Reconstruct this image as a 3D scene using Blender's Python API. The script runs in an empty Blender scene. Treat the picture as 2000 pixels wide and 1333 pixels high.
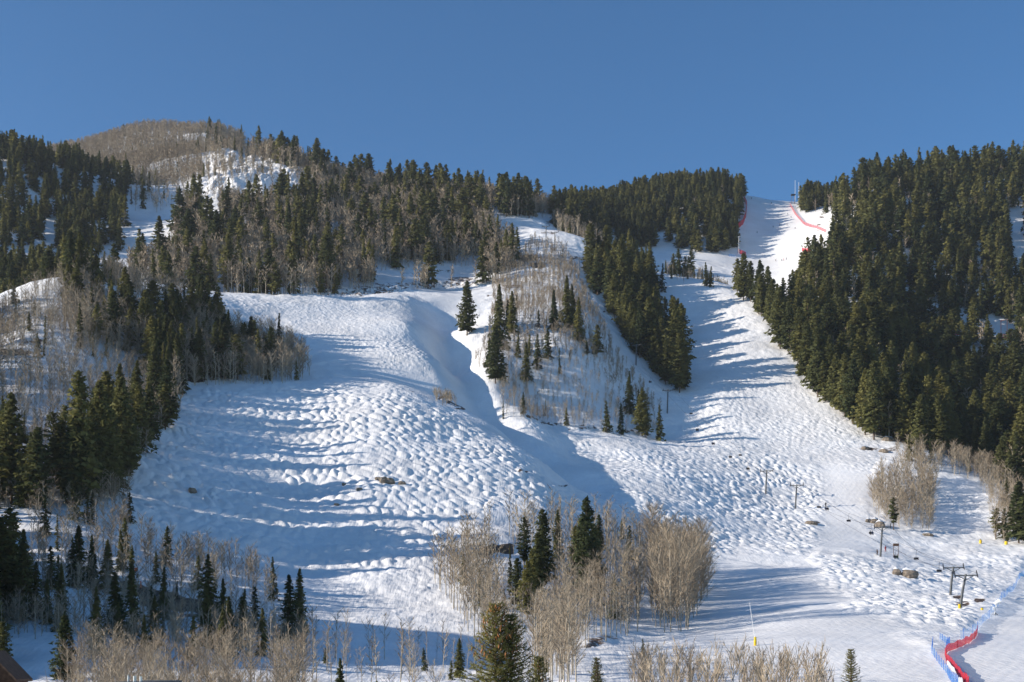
import bpy, math, random, time
import numpy as np
from mathutils import Vector
T0 = time.time()
rng = np.random.default_rng(11)
random.seed(5)
scene = bpy.context.scene
C = scene.collection

# ------------------------------------------------------------------ camera
F, H = 2400.0, 1300.0            # focal length in photo pixels, photo row of the horizon
cam_d = bpy.data.cameras.new("camera")
cam = bpy.data.objects.new("camera", cam_d); C.objects.link(cam)
cam.location = (0, 0, 0); cam.rotation_euler = (math.radians(90), 0, 0)
cam_d.sensor_width = 36.0; cam_d.sensor_fit = 'HORIZONTAL'
cam_d.lens = F / 2000.0 * 36.0
cam_d.shift_y = (H - 666.5) / 2000.0
cam_d.clip_start = 1.0; cam_d.clip_end = 9000
scene.camera = cam

# ------------------------------------------------------------------ light
SUN_EL, SUN_TOWARDS = 20.0, 12.0      # elevation; the light travels towards +x turned this many degrees to +y
ca = math.radians(SUN_TOWARDS)
Lx, Ly, Lz = math.cos(ca) * math.cos(math.radians(SUN_EL)), math.sin(ca) * math.cos(math.radians(SUN_EL)), -math.sin(math.radians(SUN_EL))
sd = bpy.data.lights.new("sun", 'SUN'); sun = bpy.data.objects.new("sun", sd); C.objects.link(sun)
sd.energy = 4.4; sd.angle = math.radians(0.5); sd.color = (1.0, 0.905, 0.785)
sun.rotation_euler = Vector((Lx, Ly, Lz)).to_track_quat('-Z', 'Y').to_euler()
sun.location = (-300, -50, 300)
world = bpy.data.worlds.new("World"); scene.world = world; world.use_nodes = True
nt = world.node_tree
bg = nt.nodes['Background']
sky = nt.nodes.new('ShaderNodeTexSky'); sky.sky_type = 'NISHITA'; sky.sun_disc = False
sky.sun_elevation = math.radians(SUN_EL)
sky.sun_rotation = math.atan2(-Lx, -Ly)
sky.altitude = 2500; sky.air_density = 1.0; sky.dust_density = 0.2; sky.ozone_density = 3.0
hs = nt.nodes.new('ShaderNodeHueSaturation'); hs.inputs['Saturation'].default_value = 1.18; hs.inputs['Hue'].default_value = 0.498
nt.links.new(sky.outputs[0], hs.inputs['Color']); nt.links.new(hs.outputs[0], bg.inputs[0]); bg.inputs[1].default_value = 0.10
scene.view_settings.view_transform = 'Standard'; scene.view_settings.look = 'None'
scene.view_settings.gamma = 1.0; scene.view_settings.exposure = 0.68
scene.cycles.max_bounces = 5; scene.cycles.diffuse_bounces = 3; scene.cycles.glossy_bounces = 1
scene.cycles.transmission_bounces = 1; scene.cycles.transparent_max_bounces = 4
scene.cycles.caustics_reflective = False; scene.cycles.caustics_refractive = False
scene.cycles.use_denoising = True

HAZE = 0.00005
# ------------------------------------------------------------------ helpers
def smooth(e0, e1, x):
    t = np.clip((x - e0) / (e1 - e0), 0, 1); return t * t * (3 - 2 * t)

def hash2(ix, iy, k=0):
    h = (ix.astype(np.int64) * 374761393 + iy.astype(np.int64) * 668265263 + k * 974711) & 0x7fffffff
    h = ((h ^ (h >> 13)) * 1274126177) & 0x7fffffff
    return ((h ^ (h >> 16)) & 0xffffff) / float(0x1000000)

def vnoise(x, y, k=0):
    ix, iy = np.floor(x), np.floor(y); fx, fy = x - ix, y - iy
    fx = fx * fx * (3 - 2 * fx); fy = fy * fy * (3 - 2 * fy)
    a, b = hash2(ix, iy, k), hash2(ix + 1, iy, k); c, d = hash2(ix, iy + 1, k), hash2(ix + 1, iy + 1, k)
    return (a + (b - a) * fx + (c - a) * fy + (a - b - c + d) * fx * fy) * 2 - 1

def fbm(x, y, oct=4, k=0):
    s, a = 0, 1.0
    for i in range(oct):
        s = s + a * vnoise(x, y, k + i); x = x * 2.03 + 7.1; y = y * 2.03 + 3.7; a *= 0.5
    return s

def in_poly(px, py, poly):
    px = np.asarray(px, float); py = np.asarray(py, float)
    r = np.zeros(px.shape, bool); n = len(poly)
    for i in range(n):
        x0, y0 = poly[i]; x1, y1 = poly[(i + 1) % n]
        if y0 == y1: continue
        c = ((y0 > py) != (y1 > py)) & (px < (x1 - x0) * (py - y0) / (y1 - y0) + x0)
        r ^= c
    return r

def poly_dist(px, py, poly):
    """signed distance in photo pixels, positive inside"""
    d = np.full(px.shape, 1e9)
    n = len(poly)
    for i in range(n):
        x0, y0 = poly[i]; x1, y1 = poly[(i + 1) % n]
        dx, dy = x1 - x0, y1 - y0
        t = np.clip(((px - x0) * dx + (py - y0) * dy) / (dx * dx + dy * dy + 1e-9), 0, 1)
        d = np.minimum(d, np.hypot(px - x0 - t * dx, py - y0 - t * dy))
    return np.where(in_poly(px, py, poly), d, -d)

def make_mesh(name, V, faces, smooth_shade=False):
    """V (n,3); faces: list of arrays (m,k)"""
    me = bpy.data.meshes.new(name)
    if not isinstance(faces, (list, tuple)): faces = [faces]
    faces = [np.asarray(f, np.int32) for f in faces if len(f)]
    me.vertices.add(len(V)); me.vertices.foreach_set("co", np.asarray(V, np.float32).ravel())
    nl = sum(f.size for f in faces); npoly = sum(len(f) for f in faces)
    me.loops.add(nl); me.polygons.add(npoly)
    me.loops.foreach_set("vertex_index", np.concatenate([f.ravel() for f in faces]))
    tot = np.concatenate([np.full(len(f), f.shape[1], np.int32) for f in faces])
    st = np.concatenate([[0], np.cumsum(tot)[:-1]]).astype(np.int32)
    me.polygons.foreach_set("loop_start", st)
    me.polygons.foreach_set("loop_total", tot)
    me.polygons.foreach_set("use_smooth", np.full(npoly, smooth_shade, bool))
    me.update(calc_edges=True)
    return me

def link(name, me, mat, parent=None):
    o = bpy.data.objects.new(name, me)
    if mat and not me.materials: me.materials.append(mat)
    C.objects.link(o)
    if parent: o.parent = parent
    return o

def tag(o, label=None, cat=None, group=None, kind=None):
    if label: o["label"] = label
    if cat: o["category"] = cat
    if group: o["group"] = group
    if kind: o["kind"] = kind
    return o

def thing(name, loc, label, cat, group=None, rz=0.0):
    o = bpy.data.objects.new(name, None); C.objects.link(o)
    o.location = loc; o.rotation_euler = (0, 0, rz); o.empty_display_size = 0.5
    return tag(o, label, cat, group)

# ------------------------------------------------------------------ terrain: heights of the hillside at surveyed points
# per bearing (photo column): (photo row, distance in metres), near to far; rows that grow again are ground hidden behind a crest
COLS = {
 0: [(1333,130),(1250,150),(1150,190),(1000,240),(870,290),(760,340),(650,410),(600,440),(660,520),(560,640),(470,720),(385,790),(324,830),(345,950)],
 110: [(1333,130),(1240,155),(1150,190),(1060,225),(980,260),(880,300),(760,350),(650,400),(548,455),(600,540),(530,700),(440,780),(358,850),(326,880),(345,980),(305,1250),(335,1400)],
 200: [(1333,130),(1250,160),(1160,200),(1080,225),(975,262),(880,300),(780,350),(680,405),(600,450),(552,480),(580,560),(505,720),(430,800),(370,880),(345,920),(330,1100),(284,1300),(310,1450)],
 300: [(1333,130),(1260,165),(1190,200),(1140,222),(1060,255),(975,285),(880,325),(800,365),(740,405),(650,460),(580,510),(555,540),(570,600),(500,740),(430,850),(370,960),(320,1100),(280,1250),(256,1350),(290,1500)],
 400: [(1333,130),(1270,165),(1200,205),(1140,228),(1060,262),(975,295),(880,340),(800,385),(755,415),(700,455),(640,500),(572,570),(573,610),(520,660),(430,780),(350,920),(300,1050),(262,1250),(300,1400)],
 500: [(1333,130),(1280,160),(1210,200),(1140,235),(1060,268),(975,300),(880,345),(800,390),(757,420),(742,440),(680,490),(620,545),(577,592),(577,625),(520,680),(430,800),(370,900),(330,980),(310,1030),(350,1150)],
 600: [(1333,130),(1290,160),(1255,190),(1200,220),(1130,255),(1060,280),(975,315),(880,360),(800,400),(755,430),(738,460),(690,500),(630,555),(577,605),(578,640),(520,700),(430,820),(385,910),(350,965),(390,1100)],
 700: [(1333,135),(1300,160),(1260,193),(1200,222),(1130,252),(1050,281),(960,314),(870,356),(800,396),(762,427),(742,458),(680,520),(620,575),(577,625),(577,655),(520,720),(440,840),(395,925),(375,960),(410,1080)],
 800: [(1333,140),(1290,175),(1250,200),(1190,230),(1100,265),(1000,303),(900,347),(820,390),(775,425),(755,460),(700,512),(640,562),(590,622),(570,655),(563,690),(520,740),(440,860),(395,945),(382,970),(420,1080)],
 880: [(1333,145),(1240,205),(1150,246),(1050,286),(950,330),(860,384),(805,426),(788,440),(788,482),(710,558),(640,618),(568,703),(540,740),(450,860),(395,955),(388,975),(425,1080)],
 960: [(1333,150),(1240,208),(1150,246),(1050,289),(960,330),(900,364),(850,406),(832,426),(830,462),(770,502),(700,548),(620,602),(560,690),(520,760),(450,860),(400,950),(430,1080)],
 1050: [(1333,150),(1240,210),(1150,257),(1060,296),(985,326),(930,362),(900,388),(900,442),(850,478),(825,505),(820,512),(760,534),(680,568),(600,630),(520,740),(450,860),(432,890),(425,980),(440,1100)],
 1120: [(1333,150),(1250,213),(1170,258),(1080,298),(1000,340),(968,375),(962,415),(920,447),(880,476),(838,500),(834,507),(760,538),(680,572),(600,626),(540,720),(480,795),(457,835),(470,900),(430,1000),(408,1100),(440,1200)],
 1200: [(1333,155),(1250,218),(1200,255),(1130,292),(1050,334),(985,382),(930,432),(880,478),(848,508),(844,518),(780,556),(700,600),(620,668),(560,760),(500,810),(550,860),(520,920),(480,1000),(430,1080),(408,1140),(400,1180),(430,1300)],
 1300: [(1333,160),(1255,215),(1230,240),(1150,298),(1060,348),(985,400),(930,444),(880,497),(862,526),(855,548),(800,575),(740,612),(700,650),(640,700),(580,745),(543,785),(560,850),(510,950),(495,1000),(478,1030),(430,1090),(390,1160),(379,1190),(410,1300)],
 1400: [(1333,165),(1250,220),(1200,260),(1140,315),(1095,345),(1060,370),(985,428),(930,468),(860,527),(800,570),(740,612),(680,658),(620,710),(570,755),(548,785),(570,850),(530,930),(500,1000),(490,1020),(430,1080),(390,1150),(372,1180),(410,1300)],
 1500: [(1333,160),(1250,210),(1200,250),(1140,310),(1090,350),(1060,385),(985,450),(930,485),(860,535),(800,575),(740,614),(680,654),(620,700),(590,725),(600,800),(560,900),(525,980),(500,1020),(450,1090),(420,1140),(392,1230),(410,1350)],
 1600: [(1333,155),(1250,205),(1180,265),(1120,320),(1080,360),(1040,410),(985,455),(930,490),(860,535),(780,585),(740,614),(700,645),(640,705),(580,775),(540,845),(500,920),(470,1000),(430,1080),(405,1150),(398,1230),(430,1350)],
 1700: [(1333,150),(1250,205),(1180,265),(1120,320),(1080,370),(1060,400),(1000,440),(930,485),(870,530),(800,580),(740,625),(680,675),(600,745),(520,825),(440,915),(390,1000),(370,1040),(400,1150)],
 1800: [(1333,150),(1240,210),(1190,270),(1130,330),(1085,385),(1065,405),(1050,415),(1000,450),(930,490),(880,528),(850,565),(800,625),(740,685),(680,740),(620,790),(560,840),(480,910),(410,985),(368,1040),(356,1060),(390,1180)],
 1900: [(1333,145),(1280,180),(1230,230),(1190,270),(1130,350),(1090,385),(1068,405),(1060,415),(1000,455),(930,500),(915,530),(880,585),(800,650),(740,700),(690,740),(655,765),(650,775),(600,815),(520,885),(445,955),(380,1030),(348,1080),(380,1200)],
 2000: [(1333,150),(1250,205),(1180,290),(1130,350),(1090,385),(1065,405),(1000,455),(950,500),(900,560),(840,620),(760,680),(680,740),(650,770),(640,785),(600,820),(520,890),(445,955),(380,1030),(338,1090),(370,1200)],
}
COLS[-150] = [(r + 15, d) for r, d in COLS[0]]; COLS[-400] = [(r + 25, d) for r, d in COLS[0]]
COLS[2150] = [(r, d) for r, d in COLS[2000]]; COLS[2400] = [(r, d) for r, d in COLS[2000]]
P = []
for c, lst in COLS.items():
    for r, d in lst: P.append(((c - 1000) / F * d, d, (H - r) / F * d))
    for (dd, zz) in ((40, -9), (90, -6)): P.append(((c - 1000) / F * dd * 1.4, dd, zz))
    r, d = lst[-1]; P.append(((c - 1000) / F * 1900, 1900, (H - r) / F * d - 60))
# unseen rise added outside the left of the view to shade the lower left
for (x, y, z) in ((-95, 150, 23), (-120, 185, 38), (-90, 110, 20), (-140, 150, 62), (-120, 120, 42), (-150, 240, 30)): P.append((x, y, z))
P = np.array(P)
SC = 100.0
def tps(r2):
    return 0.5 * r2 * np.log(np.maximum(r2, 1e-12))
def rbf_fit(P, lam=0.002):
    X = P[:, :2] / SC; n = len(X)
    K = tps(((X[:, None] - X[None]) ** 2).sum(-1)) + lam * np.eye(n)
    A = np.zeros((n + 3, n + 3)); A[:n, :n] = K; A[:n, n] = 1; A[:n, n + 1:] = X; A[n, :n] = 1; A[n + 1:, :n] = X.T
    b = np.zeros(n + 3); b[:n] = P[:, 2]
    return X, np.linalg.solve(A, b)
RX, RW = rbf_fit(P)
def rbf_eval(x, y):
    sh = x.shape; x = x.ravel() / SC; y = y.ravel() / SC; out = np.empty(len(x)); n = len(RX)
    for s in range(0, len(x), 20000):
        q = np.stack([x[s:s + 20000], y[s:s + 20000]], 1)
        K = tps(((q[:, None] - RX[None]) ** 2).sum(-1))
        out[s:s + 20000] = K @ RW[:n] + RW[n] + q @ RW[n + 1:]
    return out.reshape(sh)

# fan-shaped survey grid: bearings x distances
bear = np.concatenate([np.arange(-700, -40, 12.0), np.arange(-40, 2040, 2.0), np.arange(2040, 2700, 12.0)])
dist = np.concatenate([np.arange(14, 130, 4.0), np.arange(130, 220, 0.7), np.arange(220, 640, 0.55), np.arange(640, 820, 0.9), np.arange(820, 1500, 2.2), np.arange(1500, 1900, 20)])
cb = np.arange(-700, 2721, 15.0); cd = np.concatenate([np.arange(10, 900, 6.0), np.arange(900, 1930, 10.0)])
CB, CD = np.meshgrid(cb, cd, indexing='ij')
CZ = rbf_eval((CB - 1000) / F * CD, CD)
def base_z(px, d):
    fi = np.clip((px + 700) / 15.0, 0, len(cb) - 1.001); i = fi.astype(int); fi = fi - i
    fj = np.clip(np.interp(d, cd, np.arange(len(cd))), 0, len(cd) - 1.001); j = fj.astype(int); fj = fj - j
    def g(ii, jj): return CZ[np.clip(ii, 0, len(cb) - 1), np.clip(jj, 0, len(cd) - 1)]
    def cr(p0, p1, p2, p3, f):
        return p1 + 0.5 * f * (p2 - p0 + f * (2 * p0 - 5 * p1 + 4 * p2 - p3 + f * (3 * (p1 - p2) + p3 - p0)))
    def row(ii): return cr(g(ii, j - 1), g(ii, j), g(ii, j + 1), g(ii, j + 2), fj)
    return cr(row(i - 1), row(i), row(i + 1), row(i + 2), fi)
B, D = np.meshgrid(bear, dist, indexing='ij')
X = (B - 1000) / F * D; Y = D
Zb = base_z(B, D)
PY = H - F * Zb / D

# --- mogul fields, chop, wind-rough snow
def mogul(x, y, sx, sy, seed):
    """bumps with worn troughs between them"""
    x = x + 0.25 * y + 1.6 * fbm(x / 9, y / 9, 3, 40 + seed); y = y + 1.6 * fbm(x / 8, y / 9, 3, 50 + seed)
    u, v = x / sx, y / sy
    iu, iv = np.floor(u), np.floor(v); d1 = np.full(u.shape, 9.0); d2 = np.full(u.shape, 9.0); hh = np.zeros(u.shape)
    for a in (-1, 0, 1):
        for b in (-1, 0, 1):
            cu, cv = iu + a, iv + b
            jx = cu + 0.5 + 0.85 * (hash2(cu, cv, seed) - 0.5) + 0.5 * (cv % 2) - 0.25
            jy = cv + 0.5 + 0.85 * (hash2(cu, cv, seed + 1) - 0.5)
            d = (u - jx) ** 2 + (v - jy) ** 2
            nw = d < d1
            d2 = np.where(nw, d1, np.minimum(d2, d)); hh = np.where(nw, hash2(cu, cv, seed + 2), hh); d1 = np.where(nw, d, d1)
    d1, d2 = np.sqrt(d1), np.sqrt(d2)
    e = smooth(0.0, 0.75, d2 - d1)
    big = (0.5 * smooth(0.0, 0.6, d2 - d1) + 0.5 * smooth(1.05, 0.0, d1)) * (0.5 + 1.0 * hh)
    fine = 1 - np.abs(vnoise(x / (sx * 0.42) + 9.1, y / (sy * 0.75), seed + 5))
    return big + 0.16 * fine + 0.10 * vnoise(x / 1.3, y / 2.1, seed + 6)

MOG = [  # (outline in the photo, strength, spacing across, spacing along, far limit, softness)
 ([(345,762),(480,755),(620,752),(760,762),(860,795),(940,845),(1060,905),(1170,980),(1100,1010),(1000,990),(930,1015),(880,1060),(820,1110),(700,1135),(520,1110),(400,1080),(340,1000),(310,900),(330,820)], 0.72, 3.2, 4.6, 470, 30),
 ([(250,900),(330,820),(340,1000),(400,1080),(300,1070),(262,1010)], 0.55, 3.6, 4.6, 400, 25),
 ([(520,1110),(700,1135),(860,1080),(880,1130),(840,1230),(700,1240),(560,1200)], 0.22, 2.2, 2.6, 330, 25),
 ([(1150,862),(1310,880),(1480,885),(1570,905),(1610,950),(1610,1040),(1580,1070),(1380,1082),(1290,1030),(1200,1000),(1170,950),(1080,880),(1040,838)], 0.66, 2.7, 4.0, 560, 22),
 ([(1310,880),(1400,760),(1450,660),(1510,690),(1620,800),(1740,880),(1700,930),(1600,900),(1480,885)], 0.42, 2.6, 3.2, 720, 25),
 ([(1330,760),(1400,560),(1480,610),(1450,700),(1400,850),(1320,860)], 0.35, 3.4, 3.8, 800, 25),
 ([(1590,1090),(1700,1085),(1850,1100),(1930,1160),(1880,1230),(1800,1230),(1680,1190),(1600,1130)], 0.62, 3.0, 3.4, 400, 20),
 ([(400,580),(640,582),(840,600),(880,640),(870,720),(760,735),(640,690),(560,620),(420,600)], 0.34, 2.0, 2.8, 700, 25),
 ([(860,640),(940,690),(970,760),(900,720),(850,680)], 0.25, 2.2, 2.8, 700, 15),
 ([(1830,930),(1915,925),(1930,1000),(1900,1055),(1800,1050)], 0.5, 3.2, 2.2, 470, 12),
 ([(1880,1070),(2000,1080),(1990,1130),(1930,1170),(1860,1100)], 0.42, 2.8, 3.0, 420, 12),
 ([(1020,430),(1100,470),(1180,560),(1250,700),(1330,800),(1290,820),(1200,690),(1110,600),(1060,520)], 0.7, 5.5, 6.5, 900, 18),
]
Z = Zb.copy()
mogmask = np.zeros(Z.shape)
for k, (poly, amp, sx, sy, far, soft) in enumerate(MOG):
    pa = np.array(poly); m = (B > pa[:, 0].min() - 60) & (B < pa[:, 0].max() + 60) & (PY > pa[:, 1].min() - 60) & (PY < pa[:, 1].max() + 60) & (D < far) & (D > 150)
    b, p, x, y = B[m], PY[m], X[m], Y[m]
    w = smooth(-soft, soft, poly_dist(b, p, poly) + 14 * fbm(x / 12, y / 12, 3, 90 + k))
    Z[m] += w * amp * mogul(x, y, sx, sy, 100 + 7 * k) * (0.75 + 0.35 * vnoise(x / 25, y / 25, 60 + k))
    mogmask[m] = np.maximum(mogmask[m], w * min(1, amp * 1.6))
GROOM = [
 [(1370,1085),(1600,1095),(1700,1200),(1850,1290),(1900,1333),(1500,1340),(1360,1250)],
 [(1600,900),(1700,900),(1700,1080),(1600,1080)],
 [(1850,1333),(1900,1240),(2100,1120),(2100,1400),(1850,1400)],
 [(850,560),(940,570),(860,640),(860,700),(990,830),(1200,985),(1100,960),(900,800),(760,740),(620,700),(620,660),(840,740)],
 [(1300,540),(1420,570),(1380,700),(1380,760),(1330,740)],
 [(1440,380),(1600,400),(1620,460),(1540,540),(1240,500),(1440,480)],
 [(250,370),(340,400),(330,500),(160,500)],
]
groom = np.zeros(Z.shape)
for poly in GROOM:
    pa = np.array(poly); m = (B > pa[:, 0].min() - 30) & (B < pa[:, 0].max() + 30) & (PY > pa[:, 1].min() - 30) & (PY < pa[:, 1].max() + 30)
    groom[m] = np.maximum(groom[m], smooth(-22, 22, poly_dist(B[m], PY[m], poly) + 14 * fbm(X[m] / 10, Y[m] / 10, 3, 71)))
wild = np.clip(1 - groom - mogmask, 0, 1)
Z += wild * (1.0 * fbm(X / 26, Y / 26, 4, 3) * smooth(140, 300, D) + 0.30 * fbm(X / 5, Y / 5, 3, 9)) + 0.05 * fbm(X / 2.2, Y / 2.2, 2, 21) * (0.4 + wild)
Z += (1 - wild) * 0.35 * fbm(X / 22, Y / 22, 2, 31)

# --- the narrow gully between the mogul shoulder and the knoll
gc = np.interp(D, [385, 395, 415, 440, 470, 510, 560, 620, 680], [1165, 1148, 1090, 1032, 968, 915, 880, 862, 850])
gw = smooth(380, 405, D) * smooth(645, 560, D)
Z -= gw * 6.5 * np.exp(-(((B - gc) / F * D) / 8.0) ** 2)
Z += gw * 1.0 * np.exp(-(((B - gc) / F * D + 17) / 9.0) ** 2) + gw * 2.2 * np.exp(-(((B - gc) / F * D - 17) / 9.0) ** 2)
# --- craggy outcrops under the far skyline
cm = smooth(380, 430, B) * smooth(660, 600, B) * smooth(860, 900, D) * smooth(1150, 1080, D)
cn = fbm(X / 16, Y / 22, 4, 301); Z += cm * 7.0 * (1 - np.abs(cn)) ** 2
# --- steep banks with bare earth: lines in the photo (road cuts, cliffs), lowered below / raised above
dirt = np.zeros(Z.shape)
def bank(line, width, depth, far0, far1, earth=0.8):
    """a scarp along a line of the photo: the uphill side lifted over a short distance, its face bare"""
    global Z, dirt
    pa = np.array(line, float)
    m = (B > pa[:, 0].min()) & (B < pa[:, 0].max()) & (D > far0) & (D < far1)
    cr = np.interp(B[m], pa[:, 0], pa[:, 1])
    t = (cr - PY[m])                       # photo px above the line
    t = t + 3 * fbm(X[m] / 3, Y[m] / 3, 3, 77)
    up = smooth(0, width, t) * (1 - smooth(width * 4, width * 10, t))
    e = smooth(0, 60, B[m] - pa[:, 0].min()) * smooth(0, 60, pa[:, 0].max() - B[m])
    Z[m] += up * depth * e
    dirt[m] = np.maximum(dirt[m], earth * e * smooth(-1, 1, t) * (1 - smooth(width, width * 1.6, t)))
bank([(960,822),(1020,826),(1130,838),(1230,848),(1310,866)], 3, 1.0, 490, 550, 0.5)
bank([(560,578),(700,577),(800,568),(900,562),(980,560)], 8, 2.2, 600, 720, 0.5)
bank([(0,690),(60,672),(100,665)], 8, 1.2, 350, 450, 0.6)
bank([(40,655),(90,652),(130,660)], 5, 1.0, 350, 450, 0.5)
bank([(900,1095),(950,1088),(1040,1084)], 6, 1.2, 270, 330, 0.9)
bank([(200,1140),(260,1165),(310,1185),(380,1195),(470,1205)], 9, 1.6, 190, 240, 0.85)
bank([(1100,1270),(1160,1268),(1230,1262)], 8, 0.9, 180, 240, 0.6)
bank([(840,770),(880,790),(930,812)], 3, 0.5, 425, 470, 0.95)
DP = [ # earth and rock showing through: (px, py, rx, ry, strength)
 (20,688,60,9,.62),(75,668,40,7,.55),(1085,435,30,8,.6),(1050,520,26,9,.75),(1030,505,34,8,.7),(1000,560,30,8,.6),(960,580,14,5,.5),
 (900,548,44,9,.55),(740,570,30,5,.55),(870,532,24,6,.5),(640,570,40,8,.6),(440,335,60,24,.45),(520,350,60,24,.45),(590,350,30,16,.45),(400,330,40,20,.4),
 (1740,880,40,8,.5),(1700,878,28,5,.6),(1760,860,20,6,.5),(1810,900,30,10,.4),(1600,440,9,3,.6),(1605,425,8,3,.6),(1596,450,7,2,.6),(1610,412,6,2,.5),
 (375,745,40,6,.7),(395,440,14,16,.5),(1330,700,10,6,.3),(1880,1185,22,9,.6),(1912,1180,16,6,.7),(1870,1172,14,8,.6),(1590,1022,18,3,.7),
 (1100,1060,40,30,.3),(1180,1255,50,10,.5),(1090,1230,60,14,.3),(300,1175,60,10,.7),(400,1200,80,8,.7),(1130,838,60,3,.3),(1010,548,12,6,.5),
 (1160,520,20,9,.5),(1120,505,20,8,.5),(1500,1240,10,3,.3),(1110,560,40,12,.25),(1070,455,24,6,.5),(1020,925,22,3,.6),(1100,950,16,3,.6),(870,778,20,2.5,.9),(905,800,22,3,.8),(800,765,16,2.5,.5)]
for (a, b_, rx, ry, s) in DP:
    m = (np.abs(B - a) < rx * 1.5) & (np.abs(PY - b_) < ry * 1.8)
    q = np.hypot((B[m] - a) / rx, (PY[m] - b_) / ry)
    dirt[m] = np.maximum(dirt[m], s * (1 - smooth(0.4, 1.3, q)))
Z += dirt * 0.25 * fbm(X / 1.6, Y / 1.6, 3, 61)

PYf = H - F * Z / D
CUM = np.minimum.accumulate(PYf, axis=1)       # highest row reached so far on each bearing
def ground(px, d):
    fi = np.interp(px, bear, np.arange(len(bear))); i = min(int(fi), len(bear) - 2); fi -= i
    fj = np.interp(d, dist, np.arange(len(dist))); j = min(int(fj), len(dist) - 2); fj -= j
    return (Z[i, j] * (1 - fi) + Z[i + 1, j] * fi) * (1 - fj) + (Z[i, j + 1] * (1 - fi) + Z[i + 1, j + 1] * fi) * fj
def groundv(x, y):
    px = x / y * F + 1000
    fi = np.clip(np.interp(px, bear, np.arange(len(bear))), 0, len(bear) - 1.001); i = fi.astype(int); fi = fi - i
    fj = np.clip(np.interp(y, dist, np.arange(len(dist))), 0, len(dist) - 1.001); j = fj.astype(int); fj = fj - j
    return (Z[i, j] * (1 - fi) + Z[i + 1, j] * fi) * (1 - fj) + (Z[i, j + 1] * (1 - fi) + Z[i + 1, j + 1] * fi) * fj
def spot(px, py, back=0.0):
    """the point of the hillside seen at a place of the photo (metres)"""
    i = int(round(np.interp(px, bear, np.arange(len(bear)))))
    j = int(np.argmax(CUM[i] <= py)) if (CUM[i] <= py).any() else len(dist) - 1
    d = dist[j] + back
    return Vector(((px - 1000) / F * d, d, ground(px, d)))

nb, nd = Z.shape
idx = np.arange(nb * nd).reshape(nb, nd)
Q = np.stack([idx[:-1, :-1], idx[1:, :-1], idx[1:, 1:], idx[:-1, 1:]], -1).reshape(-1, 4)
V = np.stack([X, Y, Z], -1).reshape(-1, 3)
me = make_mesh("snow_hillside", V, Q, True)
at = me.attributes.new("earth", 'FLOAT', 'POINT'); at.data.foreach_set("value", dirt.ravel().astype(np.float32))
at = me.attributes.new("groomed", 'FLOAT', 'POINT'); at.data.foreach_set("value", groom.ravel().astype(np.float32))

# ------------------------------------------------------------------ materials
def mat_new(name, rough=0.8, col=(0.5, 0.5, 0.5), metal=0.0):
    m = bpy.data.materials.new(name); m.use_nodes = True
    b = m.node_tree.nodes['Principled BSDF']
    b.inputs['Base Color'].default_value = (*col, 1); b.inputs['Roughness'].default_value = rough; b.inputs['Metallic'].default_value = metal
    b.inputs['Specular IOR Level'].default_value = 0.25
    return m
def N(m, t, **k):
    n = m.node_tree.nodes.new(t)
    for a, v in k.items(): setattr(n, a, v)
    return n
def varied(name, col, rough=0.75, scale=3.0, amount=0.35, metal=0.0, bump=0.0):
    """a surface with mottled tone and a little relief"""
    m = mat_new(name, rough, col, metal); L = m.node_tree.links; b = m.node_tree.nodes['Principled BSDF']
    tc = N(m, 'ShaderNodeTexCoord'); no = N(m, 'ShaderNodeTexNoise'); no.inputs['Scale'].default_value = scale; no.inputs['Detail'].default_value = 6
    L.new(tc.outputs['Object'], no.inputs['Vector'])
    mr = N(m, 'ShaderNodeMapRange'); mr.inputs['From Min'].default_value = 0.3; mr.inputs['From Max'].default_value = 0.7
    mr.inputs['To Min'].default_value = 1 - amount; mr.inputs['To Max'].default_value = 1 + amount; L.new(no.outputs['Fac'], mr.inputs['Value'])
    vm = N(m, 'ShaderNodeVectorMath', operation='SCALE'); vm.inputs[0].default_value = col; L.new(mr.outputs[0], vm.inputs['Scale'])
    L.new(vm.outputs[0], b.inputs['Base Color'])
    if bump:
        bp = N(m, 'ShaderNodeBump'); bp.inputs['Strength'].default_value = bump; L.new(no.outputs['Fac'], bp.inputs['Height']); L.new(bp.outputs[0], b.inputs['Normal'])
    return m

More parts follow.
